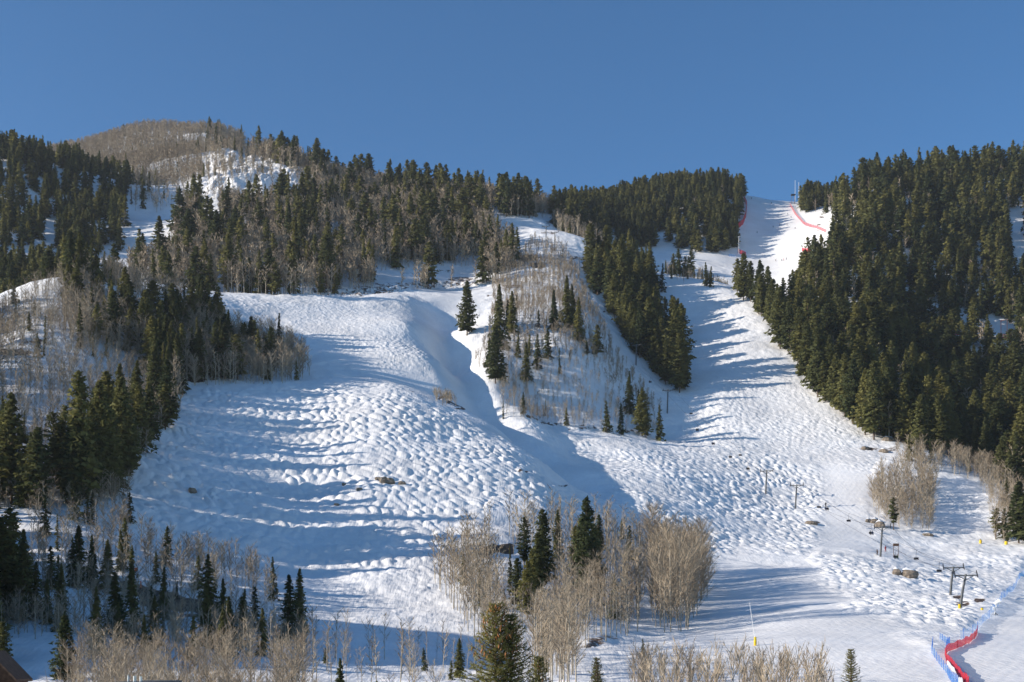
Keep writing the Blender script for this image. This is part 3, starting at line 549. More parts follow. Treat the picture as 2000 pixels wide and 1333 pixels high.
# forests: (name, phrase, outline of the feet in the photo, nearest, farthest, trees per 100 m2, heights, conifer kinds, share of conifers, aspen heights)
FOREST = [
 ('strip stand', 'in the dark strip running down between two runs', [(1150,540),(1230,500),(1290,560),(1345,740),(1335,765),(1290,745),(1230,680),(1190,610),(1150,560)], 570, 880, 1.2, (16, 26), 'ffs', 1.0, (8, 10)),
 ('knoll front', 'in the tall grey thicket at the bottom centre', [(1030,1400),(1135,1400),(1115,1270),(1050,1250)], 120, 230, 9.0, (6, 9), 's', 0.0, (8, 11)),
 ('knoll side', 'on the left flank of the wooded knoll', [(870,1130),(900,1060),(960,1040),(975,1130),(960,1290),(910,1260)], 180, 340, 6.0, (6, 9), 's', 0.0, (7, 11)),
 ('crag aspens', 'on the snowy crag below the far skyline', [(250,410),(290,300),(480,285),(620,340),(660,380),(520,400),(400,410),(330,420)], 850, 1280, 2.6, (10, 16), 'sn', 0.05, (9, 13)),
 ('left stand', 'in the sunlit clump left of the shaded mogul bowl', [(-80,900),(140,900),(270,830),(350,800),(330,850),(262,900),(245,960),(200,990),(-80,1010)], 225, 400, 1.6, (14, 20), 'fsf', 0.6, (7, 10)),
 ('right forest', 'in the big forest on the right-hand slope', [(1425,560),(1455,592),(1510,640),(1535,690),(1605,780),(1700,858),(1765,868),(1850,890),(1930,920),(1985,960),(2500,1000),(2500,250),(2000,270),(1880,310),(1780,325),(1690,345),(1640,375),(1632,418),(1645,470),(1615,512),(1583,530),(1558,562),(1548,585),(1540,605),(1500,622)], 480, 1130, 1.65, (12, 32), 'fffsp', 0.80, (12, 18)),
 ('hump forest', 'in the dense forest on the central hump', [(1085,440),(1100,400),(1200,340),(1450,330),(1452,400),(1440,440),(1437,488),(1400,496),(1300,492),(1240,490),(1180,480),(1130,470)], 940, 1300, 2.3, (17, 23), 'fffs', 0.97, (10, 14)),
 ('left valley', 'in the dark forest at the upper left', [(-500,200),(0,250),(230,290),(262,360),(272,420),(258,470),(240,500),(150,500),(160,530),(100,560),(60,600),(-500,750)], 500, 980, 1.8, (14, 21), 'fsfs', 0.88, (9, 12)),
 ('upper forest', 'in the forest above the cat track', [(250,552),(250,500),(275,485),(330,490),(345,440),(420,400),(450,350),(470,280),(520,290),(600,330),(700,345),(900,370),(1100,385),(1085,425),(1000,428),(945,410),(975,470),(1010,490),(1000,540),(960,556),(880,562),(700,574),(600,578),(400,574)], 600, 1060, 7.0, (13, 30), 'fffss', 0.095, (11, 17)),
 ('peak conifers', 'beside the snowy crag on the far skyline', [(380,330),(380,240),(480,250),(700,330),(700,360),(480,320)], 950, 1500, 0.5, (12, 20), 'ssn', 0.5, (9, 12)),
 ('nose forest', 'in the forest on the left-hand nose', [(120,600),(125,540),(200,520),(255,500),(300,550),(360,590),(430,640),(500,690),(550,700),(560,735),(360,750),(350,830),(300,800),(280,700),(130,690)], 340, 520, 7.0, (9, 20), 'fsfsn', 0.30, (9, 12)),
 ('aspen fringe', 'in the bare fringe above the mogul bowl', [(360,640),(450,640),(560,680),(612,735),(560,750),(360,755)], 395, 500, 16.0, (6, 10), 's', 0.03, (9, 12)),
 ('nose slope', 'on the snowy nose at the left', [(-80,640),(110,548),(180,545),(280,690),(340,740),(330,830),(240,960),(230,990),(0,1000),(-80,1000)], 230, 480, 18.0, (5, 9), 'sn', 0.02, (4.5, 8)),
 ('nose ridge', 'behind the snowy nose at the left', [(-80,700),(0,600),(120,545),(240,540),(240,640),(-80,720)], 430, 560, 3.5, (8, 11), 's', 0.04, (6, 8)),
 ('far peak', 'on the far tan peak', [(60,250),(190,262),(280,235),(470,235),(480,300),(440,350),(380,400),(330,410),(262,400),(262,350),(240,340),(60,340)], 960, 1480, 4.5, (10, 15), 'sn', 0.012, (11, 14)),
 ('low slope', 'on the slope below the left clump', [(40,985),(250,960),(262,1060),(330,1085),(480,1110),(560,1180),(530,1200),(380,1190),(200,1140),(60,1140)], 190, 300, 16.0, (6, 9), 's', 0.03, (4, 7)),
 ('shade wood', 'in the shaded wood of the lower left corner', [(-80,1140),(200,1145),(330,1200),(520,1215),(620,1240),(600,1290),(380,1290),(200,1290),(100,1260),(-80,1260)], 130, 230, 15, (5, 11), 's', 0.07, (3.5, 6)),
 ('bottom row', 'along the bottom edge of the picture', [(130,1335),(200,1320),(330,1320),(470,1330),(600,1345),(640,1700),(130,1700)], 60, 150, 15.0, (5, 8), 's', 0.0, (4.6, 6.6)),
 ('bottom middle', 'along the bottom edge of the picture', [(520,1290),(900,1250),(940,1333),(1000,1700),(560,1700),(560,1310)], 70, 200, 1.5, (3, 6), 's', 0.03, (4, 7)),
 ('bottom right', 'along the bottom edge of the picture', [(1220,1310),(1280,1270),(1400,1290),(1500,1320),(1640,1335),(1640,1700),(1180,1700)], 70, 175, 6.0, (4, 7), 's', 0.0, (2.6, 4.6)),
 ('knoll wood', 'on the wooded knoll, bottom centre', [(845,1135),(900,1075),(960,1045),(1090,1035),(1150,1050),(1240,1060),(1270,1090),(1250,1240),(1150,1262),(1120,1330),(1040,1340),(960,1330),(930,1260),(890,1200),(855,1150)], 170, 340, 7.5, (6, 9), 's', 0.01, (7, 12)),
 ('knoll willow', 'in the tall thicket right of the knoll', [(1270,1090),(1375,1120),(1385,1160),(1350,1235),(1270,1240)], 170, 340, 12.0, (6, 9), 's', 0.0, (10, 15)),
 ('knoll rim', 'on the snowy rim behind the knoll', [(1100,1000),(1260,1020),(1280,1085),(1200,1070),(1100,1045)], 280, 380, 3.5, (3, 5), 's', 0.0, (3, 5)),
 ('right grove', 'in the bare grove beside the groomed run', [(1700,985),(1715,950),(1760,930),(1830,935),(1832,990),(1818,1040),(1760,1035),(1712,1015)], 400, 520, 20.0, (6, 9), 's', 0.0, (8, 11)),
 ('right fringe', 'in the bare fringe under the right forest', [(1745,880),(1800,895),(1880,905),(1940,930),(1990,970),(2100,980),(2100,1062),(1945,1062),(1935,1010),(1910,940),(1840,925),(1760,920)], 390, 540, 16.0, (8, 12), 's', 0.02, (7, 10)),
 ('knoll brush', 'on the sunlit knoll in mid picture', [(960,560),(1040,470),(1100,480),(1140,560),(1200,680),(1290,800),(1290,850),(1130,838),(980,815),(975,740),(940,690),(960,620)], 480, 860, 14.0, (4, 6), 'n', 0.01, (3.5, 6.5)),
 ('crest brush', 'behind the lift crest in mid picture', [(1080,440),(1100,400),(1180,420),(1190,500),(1150,540),(1120,500)], 820, 990, 8.0, (12, 16), 's', 0.06, (10, 14)),
 ('knoll left', 'at the left foot of the sunlit knoll', [(925,700),(960,690),(1010,760),(1000,820),(975,830),(960,760)], 500, 640, 4.0, (4, 6), 's', 0.0, (3.5, 5.5)),
 ('track brush', 'on the road edge above the gully', [(845,770),(890,780),(892,800),(850,792)], 425, 470, 9.0, (2, 3), 's', 0.0, (2.5, 4)),
 ('saddle brush', 'on the saddle below the shaded upper run', [(1300,530),(1360,535),(1420,560),(1430,600),(1400,580),(1300,545)], 770, 960, 4.0, (5, 9), 'n', 0.4, (5, 8)),
 ('far right', 'beside the race net at the right edge', [(1925,830),(1930,640),(2100,640),(2100,830)], 600, 800, 2.5, (14, 22), 'fs', 0.3, (10, 14)),
 ('top trees', 'at the top of the upper run', [(1560,400),(1640,380),(1640,420),(1565,415)], 1080, 1250, 2.0, (15, 25), 'fs', 0.6, (10, 14)),
]
CLEAR = [[(1938,655),(1990,655),(1990,738),(1938,735)], [(1848,655),(1900,655),(1900,700),(1848,700)], [(250,365),(350,385),(338,500),(300,535),(235,535)], [(395,300),(470,300),(600,345),(625,370),(600,395),(520,420),(440,400),(395,370)], [(1520,640),(1540,640),(1540,650),(1520,650)], [(1888,640),(1925,620),(1990,640),(2000,668),(1880,668)],[(1790,440),(1812,440),(1812,500),(1795,490)],[(1785,265),(1790,265),(1790,266),(1785,266)],
         [(395,405),(430,405),(425,470),(390,470)], [(80,430),(112,430),(112,500),(88,500)], [(640,455),(668,455),(668,480),(640,480)], [(730,530),(940,520),(940,556),(730,570)],[(1965,440),(2000,380),(2010,520),(1985,560)]]
def scatter(spec, lattice=2.6):
    name, phrase, poly, y0, y1, dens, hh, kinds, share, ah = spec
    REG[name] = phrase
    pa = np.array(poly, float)
    ys = np.arange(y0, y1, lattice); x0, x1 = (max(pa[:, 0].min(), -330) - 1000) / F, (min(pa[:, 0].max(), 2330) - 1000) / F
    pts = []
    for y in ys:
        xs = np.arange(x0 * y, x1 * y, lattice); pts.append(np.stack([xs, np.full(len(xs), y)], 1))
    p = np.concatenate(pts)
    p = p[rng.random(len(p)) < dens * lattice * lattice / 100.0 * (0.72 + 0.28 * 2 * (vnoise(p[:, 0] / 22, p[:, 1] / 22, 5) > -0.15))]
    p = p + rng.uniform(-lattice / 2, lattice / 2, p.shape)
    x, y = p[:, 0], p[:, 1]; px = x / y * F + 1000; z = groundv(x, y); row = H - F * z / y
    i = np.clip(np.interp(px, bear, np.arange(len(bear))).round().astype(int), 0, len(bear) - 1); j = np.clip(np.interp(y, dist, np.arange(len(dist))).astype(int), 0, len(dist) - 1)
    hmax = hh[1] if share > 0.3 else ah[1]
    vis = (row - CUM[i, j]) < hmax / y * F
    rowv = np.minimum(row, CUM[i, j] + 6)          # hidden feet count as standing at the crest in front
    ok = in_poly(px, rowv, poly) & vis
    for c in (CLEAR if name not in ('crag aspens',) else []) + ([[(980,1110),(1080,1110),(1085,1280),(980,1280)],[(1115,1090),(1185,1090),(1185,1185),(1115,1185)],[(935,1040),(1000,1050),(1000,1150),(935,1150)]] if name == 'knoll wood' else []): ok &= ~in_poly(px, rowv, c)
    for X_, Y_, Z_ in zip(x[ok], y[ok], z[ok]):
        con = rng.random() < (share + (0.45 * float(vnoise(np.array([X_ / 30]), np.array([Y_ / 45]), 8)[0]) if 0.2 < share < 0.7 else 0))
        h = rng.uniform(*(hh if con else ah)) * (1 if rng.random() > 0.18 else 0.7)
        kd = kinds[rng.integers(len(kinds))] if con else ('w' if name in ('bottom right', 'track brush', 'knoll left') else 'b' if name in ('right grove', 'right fringe', 'knoll willow', 'nose slope', 'low slope', 'shade wood', 'aspen fringe', 'nose forest', 'knoll brush', 'bottom row') and rng.random() < 0.5 else 'a')
        TREES.append(dict(x=X_, y=Y_, z=Z_, h=h, kind=kd, fam='c' if con else 'a', region=name, w=rng.uniform(0.8, 1.4) if con else rng.uniform(.85, 1.2), hero=False, px=X_ / Y_ * F + 1000))
for sp in FOREST: scatter(sp)
# a belt of trees beyond the left of the view, whose shadows reach in
for _ in range(330):
    y = rng.uniform(130, 440); px = rng.uniform(-260, -25); x = (px - 1000) / F * y
    TREES.append(dict(x=x, y=y, z=float(groundv(np.array([x]), np.array([y]))[0]), h=rng.uniform(11, 20) if y < 225 or y > 265 and rng.random() < .3 else 7, kind='fs'[rng.integers(2)], fam='c', region='nose slope', w=1.1, hero=False, px=px))
for t in TREES: t['s'] = t['h'] / t['y'] * F * (1.25 if t['hero'] else 1.0) * (0 if t['px'] < -3 or t['px'] > 2003 else 1)
print("trees", len(TREES), sum(t['fam'] == 'c' for t in TREES), time.time() - T0)
from collections import Counter
print(Counter((t['region'], t['fam']) for t in TREES))

def ordn(n): return f"{n}{'th' if 10 <= n % 100 <= 20 else {1:'st',2:'nd',3:'rd'}.get(n % 10,'th')}"
def individuals(fam, cap, name, cat, group, words_):
    lst = sorted([t for t in TREES if t['fam'] == fam and t['s'] > 0], key=lambda t: -t['s'])[:cap]
    byc = {}
    for t in lst:
        t['ind'] = True; e = t['h']
        size = 'tall' if t['s'] > (95 if fam == 'c' else 75) else 'medium' if t['s'] > (70 if fam == 'c' else 55) else 'small'
        key = f"{size} {words_[t['kind']]} {REG[t['region']]}"
        byc.setdefault(key, []).append(t)
    for key, ts in byc.items():
        ts.sort(key=lambda t: t['px'])
        for k, t in enumerate(ts):
            lab = key if len(ts) == 1 else (key + (", leftmost" if k == 0 else ", rightmost" if k == len(ts) - 1 else f", {ordn(k + 1)} from left"))
            o = thing(name, (t['x'], t['y'], t['z']), lab, cat, group, random.uniform(0, 6.28))
            n = len((KC if fam == 'c' else AC)[t['kind']]); ca_, tr = proto_meshes(fam, t['kind'], random.randrange(n))
            a = bpy.data.objects.new("crown", ca_); b = bpy.data.objects.new("trunk", tr)
            for q in (a, b): C.objects.link(q); q.parent = o
            a.scale = b.scale = (t['h'] * t['w'], t['h'] * t['w'], t['h'])
WC = {'s': 'pointed spruce', 'f': 'full fir', 'n': 'narrow spruce', 'p': 'open pine'}
WA = {'a': 'slender bare aspen', 'b': 'bushy bare aspen', 'w': 'bare willow shrub'}
individuals('c', 300, 'conifer_tree', 'conifer', 'conifers of the mountainside', WC)
individuals('a', 300, 'aspen_tree', 'aspen', 'leafless aspens and shrubs', WA)

def merged(fam, name, label, mat, bark):
    Vc, Fc, Tc, Vt, Ft, oc, ot, No = [], [], [], [], [], 0, 0, []
    for t in TREES:
        if t['fam'] != fam or t.get('ind'): continue
        lib = (KL if fam == 'c' else AF if t['y'] > 560 else AL)[t['kind']]
        (cv, cf), (tv, tf) = lib[rng.integers(len(lib))]
        a = rng.random() * 6.283; c_, s_ = math.cos(a), math.sin(a); R = np.array([[c_, s_, 0], [-s_, c_, 0], [0, 0, 1]]) @ np.array([[1, 0, rng.normal(0, .025)], [0, 1, 0], [0, 0, 1]]).T
        S = np.array([t['h'] * t['w'], t['h'] * t['w'], t['h']]); O = np.array([t['x'], t['y'], t['z']])
        Vc.append((cv @ R) * S + O); No.append(outward(cv) @ R); Fc.append(cf + oc); oc += len(cv); Tc.append(np.full(len(cv), rng.random(), np.float32))
        if t['y'] < 900 or fam == 'a': Vt.append((tv @ R) * S + O); Ft.append(tf + ot); ot += len(tv)
    if not Vc: return
    nc = oc; V = np.concatenate(Vc + Vt); fc = np.concatenate(Fc); ft = np.concatenate(Ft) + nc
    me = make_mesh(name, V, [fc, ft]); me.materials.append(mat); me.materials.append(bark)
    mi = np.zeros(len(fc) + len(ft), np.int32); mi[len(fc):] = 1; me.polygons.foreach_set("material_index", mi)
    at = me.attributes.new("tint", 'FLOAT', 'POINT'); at.data.foreach_set("value", np.concatenate(Tc + [np.zeros(ot, np.float32)]))
    if fam == 'c': at = me.attributes.new('outward', 'FLOAT_VECTOR', 'POINT'); at.data.foreach_set('vector', np.concatenate(No + [np.zeros((ot, 3))]).astype(np.float32).ravel())
    o = link(name, me, None); tag(o, label, 'forest' if fam == 'c' else 'grove', kind='stuff'); print(name, len(fc), len(ft))
merged('c', 'conifer_forest', 'far dark green conifer forest covering the upper slopes', M_needle_s, M_bark)
merged('a', 'aspen_grove', 'leafless tan aspen woods and brush across the slopes', M_twig_s, M_aspen)
print("trees built", time.time() - T0)
# thin winter air that softens the far slopes
def haze():
    m = bpy.data.materials.new("thin_haze"); m.use_nodes = True; t = m.node_tree; t.nodes.clear()
    out = t.nodes.new('ShaderNodeOutputMaterial'); v = t.nodes.new('ShaderNodeVolumePrincipled')
    v.inputs['Color'].default_value = (0.80, 0.88, 1.0, 1); v.inputs['Density'].default_value = HAZE; v.inputs['Anisotropy'].default_value = 0.2
    t.links.new(v.outputs[0], out.inputs['Volume'])
    x0, x1, y0, y1, z0, z1 = -2000, 2000, -60, 1960, float(Z.min()) - 2, 700
    V_ = np.array([(x, y, z) for z in (z0, z1) for y in (y0, y1) for x in (x0, x1)], float)
    o = link("haze", make_mesh("haze", V_, np.array([(0, 2, 3, 1), (4, 5, 7, 6), (0, 1, 5, 4), (2, 6, 7, 3), (0, 4, 6, 2), (1, 3, 7, 5)])), m); tag(o, "thin bluish haze over the far slopes", kind="stuff")
if HAZE: haze()
#--STAGE3
# ------------------------------------------------------------------ small things
class MB:
    def __init__(s): s.V, s.F3, s.F4, s.n = [], [], [], 0
    def add(s, V, f):
        f = np.asarray(f) + s.n; (s.F3 if f.shape[1] == 3 else s.F4).append(f); s.V.append(np.asarray(V, float)); s.n += len(V)
    def box(s, c, size, rz=0.0, top=1.0, rx=0.0):
        a = np.array([[x, y, z] for z in (-.5, .5) for y in (-.5, .5) for x in (-.5, .5)]); a[4:, :2] *= top; a = a * np.array(size)
        if rx: a = a @ np.array([[1, 0, 0], [0, math.cos(rx), math.sin(rx)], [0, -math.sin(rx), math.cos(rx)]])
        if rz: a = a @ np.array([[math.cos(rz), math.sin(rz), 0], [-math.sin(rz), math.cos(rz), 0], [0, 0, 1]])
        s.add(a + np.array(c), [[0, 2, 3, 1], [4, 5, 7, 6], [0, 1, 5, 4], [2, 6, 7, 3], [0, 4, 6, 2], [1, 3, 7, 5]]); return s
    def tube(s, path, r, sides=8, caps=True):
        path = np.asarray(path, float); rr = np.full(len(path), r) if np.isscalar(r) else np.asarray(r)
        V, f = tube_pts(path, rr, sides, PR); s.add(V, f)
        if caps:
            for e, o_ in ((0, 0), (len(path) - 1, (len(path) - 1) * sides)):
                k = np.arange(sides); s.add(np.concatenate([V[o_:o_ + sides], [path[e]]]), np.stack([k, (k + 1) % sides, np.full(sides, sides)], 1))
        return s
    def build(s, name, mat, parent=None, smooth_=False):
        me = make_mesh(name, np.concatenate(s.V), [np.concatenate(q) for q in (s.F3, s.F4) if q], smooth_); return link(name, me, mat, parent)

M_steel = varied("galvanised_steel", (0.10, 0.105, 0.11), 0.55, 2.0, 0.25, 0.4)
M_dark = varied("dark_metal", (0.03, 0.03, 0.033), 0.5, 3.0, 0.3, 0.3)
M_cable = varied("steel_cable", (0.05, 0.05, 0.055), 0.5, 3.0, 0.2, 0.4)
M_rock = varied("granite_rock", (0.20, 0.165, 0.13), 0.9, 1.2, 0.5, bump=0.6)
M_yellow = varied("yellow_pad", (0.70, 0.47, 0.03), 0.7, 2.5, 0.2)
M_orange = varied("orange_plastic", (0.80, 0.16, 0.04), 0.6, 3.0, 0.2)
M_white = varied("white_paint", (0.75, 0.75, 0.74), 0.5, 2.0, 0.12)
M_wood = varied("weathered_wood", (0.12, 0.07, 0.045), 0.85, 3.0, 0.4)
M_redwood = varied("red_brown_siding", (0.16, 0.05, 0.032), 0.8, 2.0, 0.3)
M_roofsnow = varied("roof_snow", (0.82, 0.83, 0.85), 0.7, 1.0, 0.05, bump=0.2)
M_roofing = varied("grey_roofing", (0.10, 0.105, 0.11), 0.8, 4.0, 0.3)
M_pipe = varied("bright_vent_pipe", (0.55, 0.56, 0.57), 0.35, 5.0, 0.2, 0.8)
M_skin = varied("skin", (0.45, 0.28, 0.2), 0.6, 5, 0.1)
M_cone = varied("spruce_cone", (0.36, 0.15, 0.055), 0.7, 30, 0.35)
M_glass = varied("dark_window_glass", (0.02, 0.025, 0.03), 0.15, 2, 0.2)
def net_material(name, col, hole):
    m = varied(name, col, 0.8, 1.5, 0.3); t = m.node_tree; L = t.links; b = t.nodes['Principled BSDF']; out = [q for q in t.nodes if q.type == 'OUTPUT_MATERIAL'][0]
    tc = N(m, 'ShaderNodeTexCoord'); ck = N(m, 'ShaderNodeTexChecker'); ck.inputs['Scale'].default_value = 9.0; L.new(tc.outputs['Object'], ck.inputs['Vector'])
    ml = N(m, 'ShaderNodeMath', operation='MULTIPLY'); ml.operation = 'MULTIPLY_ADD'; ml.inputs[1].default_value = hole * 1.1; ml.inputs[2].default_value = hole * 0.5; L.new(ck.outputs['Fac'], ml.inputs[0])
    tr = N(m, 'ShaderNodeBsdfTransparent'); tl = N(m, 'ShaderNodeBsdfTranslucent'); tl.inputs['Color'].default_value = (*col, 1)
    m1 = N(m, 'ShaderNodeMixShader'); m1.inputs[0].default_value = 0.35; L.new(b.outputs[0], m1.inputs[1]); L.new(tl.outputs[0], m1.inputs[2])
    m2 = N(m, 'ShaderNodeMixShader'); L.new(ml.outputs[0], m2.inputs[0]); L.new(m1.outputs[0], m2.inputs[1]); L.new(tr.outputs[0], m2.inputs[2]); L.new(m2.outputs[0], out.inputs[0]); return m
M_rednet = net_material("red_netting", (0.62, 0.03, 0.05), 0.2)
M_pinknet = net_material("pale_red_netting", (0.66, 0.10, 0.12), 0.47)
M_bluenet = net_material("blue_netting", (0.10, 0.34, 0.72), 0.62)

# --- lift towers, cables and chairs
arm_dir = Vector((0.97, -0.25, 0)).normalized()
def tower(px, py, top, label, lean=0.0, y_off=0.0):
    p = spot(px, py); h = (py - top) / F * p.y
    t = thing('lift_tower', p, label, 'lift tower', 'chairlift towers')
    r = 0.32
    MB().tube([(0, 0, -1.5), (lean * .5, 0, h * .5), (lean, 0, h * 0.97)], [r, r * .85, r * .7], 12).build('pole', M_steel, t, True)
    a = np.array(arm_dir); c = np.array((lean, 0, h * 0.93)); w = 2.3
    b = MB(); b.box(c, (w * 2, 0.3, 0.28), math.atan2(a[1], a[0])); b.tube([c - a * w * .75, c - np.array((0, 0, 1.1)) * 0.9], 0.09, 6); b.tube([c + a * w * .75, c - np.array((0, 0, 1.0))], 0.09, 6); b.build('crossarm', M_steel, t)
    for sgn in (-1, 1):
        q = c + a * w * sgn; d = np.array((-a[1], a[0], 0.55)); d /= np.linalg.norm(d)
        m = MB(); m.tube([q - d * 1.5 + (0, 0, .22), q + d * 1.5 + (0, 0, .22)], 0.12, 6)
        for k in np.linspace(-1.35, 1.35, 6): m.tube([q + d * k - a * .07 + (0, 0, .35), q + d * k + a * .07 + (0, 0, .35)], 0.2, 8)
        m.build('sheave_assembly', M_dark, t)
    m = MB()
    for k in np.arange(1.5, h - 1, 0.9): m.box((lean * k / h + r * .9, -0.2, k), (0.12, 0.4, 0.05))
    m.build('ladder', M_dark, t)
    top_ = np.array(p) + c; return [top_ - a * w + (0, 0, .5), top_ + a * w + (0, 0, .5)]
tw = {}
for key, a in {
 'A1': (1855,1163,1106,'upper-left tower of the close pair above the blue race net',0.9),
 'B1': (1874,1187,1120,'lift tower with a yellow pad at its foot above the blue race net',1.4),
 'A2': (1719,1088,1026,'lift tower left of the wooden notice frame on the cat road',0.7),
 'B3': (1553,994,945,'right-hand of two lift towers on the lower mogul field',0.6),
 'A3': (1495,966,918,'left-hand of two lift towers on the lower mogul field',0.5),
 'A4': (1303,808,760,'lift tower standing right of the firs at the knoll foot',0.4),
 'A5': (1242,714,672,'lift tower at the lower edge of the dark tree strip',0.3),
 'A6': (1130,545,501,'lift tower beside the top of the dark tree strip',0.3),
 'A7': (1083,490,452,'right-hand of two lift towers on the snowy crest',0.2),
 'B7': (1066,484,440,'left-hand of two lift towers on the snowy crest',0.2),
 'A8': (990,412,371,'lift tower among conifers at the end of the left ridge',0.0)}.items():
    tw[key] = tower(*a)
def cable(p0, p1, sag, label, n=18):
    t = np.linspace(0, 1, n)[:, None]; p0, p1 = np.array(p0), np.array(p1); P_ = p0 + (p1 - p0) * t; P_[:, 2] -= sag * 4 * (t * (1 - t))[:, 0]
    mid = P_[0].copy(); o = MB().tube(P_ - mid, 0.032, 5).build('haul_cable', M_cable); o.location = mid; tag(o, label, 'cable', 'haul cables of the chairlift'); return P_
LINES = [('A1','A2','between the blue race net and the wooden notice frame'),('A2','A3','from the notice frame up to the mogul field towers'),('A3','A4','crossing the mogul field up to the knoll foot'),('A4','A5','along the knoll flank below the dark tree strip'),('A5','A6','up the middle of the knoll flank'),('A6','A7','from the tree strip top to the crest'),('B1','B3','from the padded tower up to the mogul field'),('A7','A8','over the snowy crest to the left ridge')]
CAB = {}
for a, b, ph in LINES:
    for sgn, sd_ in ((0, 'left'), (1, 'right')): CAB[(a, b, sgn)] = cable(tw[a][sgn], tw[b][sgn], 3.0, f"{sd_}-hand thin dark lift cable {ph}")

# --- people: one continuous skinned body
def body_mesh(name, joints, bones, radii):
    me = bpy.data.meshes.new(name); me.from_pydata(joints, bones, []); o = bpy.data.objects.new(name, me); C.objects.link(o)
    md = o.modifiers.new('s', 'SKIN'); sk = me.skin_vertices[0].data
    for i, r in enumerate(radii): sk[i].radius = (r, r)
    sk[0].use_root = True; o.modifiers.new('u', 'SUBSURF').levels = 1
    dg = bpy.context.evaluated_depsgraph_get(); m2 = bpy.data.meshes.new_from_object(o.evaluated_get(dg)); m2.name = name
    bpy.data.objects.remove(o); return m2
SIT = body_mesh('person_body', [(0,0,.1),(0,0,.35),(0,.0,.55),(0,0,.68),(0,-.02,.84),(-.11,0,.08),(-.13,-.42,.06),(-.14,-.46,-.38),(-.14,-.6,-.42),(.11,0,.08),(.13,-.42,.06),(.14,-.46,-.38),(.14,-.6,-.42),(-.21,0,.54),(-.27,-.12,.3),(-.16,-.34,.2),(.21,0,.54),(.27,-.12,.3),(.16,-.34,.2)],
 [(0,1),(1,2),(2,3),(3,4),(0,5),(5,6),(6,7),(7,8),(0,9),(9,10),(10,11),(11,12),(2,13),(13,14),(14,15),(2,16),(16,17),(17,18)], [.17,.17,.17,.08,.13,.13,.1,.08,.07,.13,.1,.08,.07,.1,.07,.05,.1,.07,.05])
SKI = body_mesh('person_body', [(0,0,.88),(0,-.05,1.12),(0,-.13,1.36),(0,-.17,1.5),(0,-.2,1.66),(-.12,0,.84),(-.16,-.2,.5),(-.16,-.02,.12),(-.16,-.16,.06),(.12,0,.84),(.16,-.2,.5),(.16,-.02,.12),(.16,-.16,.06),(-.22,-.13,1.34),(-.34,-.2,1.08),(-.34,-.42,1.02),(.22,-.13,1.34),(.34,-.2,1.08),(.34,-.42,1.02)],
 [(0,1),(1,2),(2,3),(3,4),(0,5),(5,6),(6,7),(7,8),(0,9),(9,10),(10,11),(11,12),(2,13),(13,14),(14,15),(2,16),(16,17),(17,18)], [.17,.16,.17,.08,.13,.13,.1,.08,.07,.13,.1,.08,.07,.1,.07,.05,.1,.07,.05])
JACK = {k: varied(k + "_clothing", c, 0.8, 4, 0.2) for k, c in {'black': (.02,.02,.024), 'navy': (.025,.035,.08), 'dark green': (.03,.05,.035), 'red': (.35,.03,.03), 'grey': (.1,.1,.11), 'brown': (.07,.045,.03)}.items()}
_ski = {}
def person(loc, label, colour, sitting, rz=0.0, group=None):
    base = SIT if sitting else SKI
    key = (colour, sitting)
    if key not in _ski: m = base.copy(); m.materials.clear(); m.materials.append(JACK[colour]); _ski[key] = m
    o = bpy.data.objects.new('person', _ski[key]); C.objects.link(o); o.location = loc; o.rotation_euler = (0, 0, rz); tag(o, label, 'person', group)
    if 'helm' not in _ski: _ski['helm'] = make_mesh('helmet', *(lambda v, f: (v, f))(*dome())); _ski['helm'].materials.append(M_dark)
    h = bpy.data.objects.new('helmet', _ski['helm']); C.objects.link(h); h.parent = o; h.location = (0, -.02, .86) if sitting else (0, -.2, 1.68)
    return o
def dome():
    V, f = [], []
    for i in range(5):
        ph = i / 4 * math.pi * 0.5
        for k in range(10): V.append((0.15 * math.cos(ph) * math.cos(k * .628), 0.17 * math.cos(ph) * math.sin(k * .628), 0.15 * math.sin(ph)))
    for i in range(4):
        for k in range(10): f.append((i * 10 + k, i * 10 + (k + 1) % 10, i * 10 + 10 + (k + 1) % 10, i * 10 + 10 + k))
    return np.array(V), np.array(f)
def add_skis(o):
    if 'ski' not in _ski:
        m = MB()
        for sx in (-.16, .16): m.box((sx, -.1, 0.02), (.09, 1.6, .03)); m.box((sx, -.93, 0.06), (.08, .16, .03), rx=-.6)
        m.build('skis', M_dark); q = bpy.data.objects['skis']; _ski['ski'] = q.data; bpy.data.objects.remove(q)
        m = MB()
        for sx in (-1, 1): m.tube([(.34 * sx, -.42, 1.05), (.42 * sx, -.2, 0.02)], 0.012, 5)
        m.build('ski_poles', M_dark); q = bpy.data.objects['ski_poles']; _ski['pol'] = q.data; bpy.data.objects.remove(q)
    for n_, k_ in (('skis', 'ski'), ('ski_poles', 'pol')):
        q = bpy.data.objects.new(n_, _ski[k_]); C.objects.link(q); q.parent = o

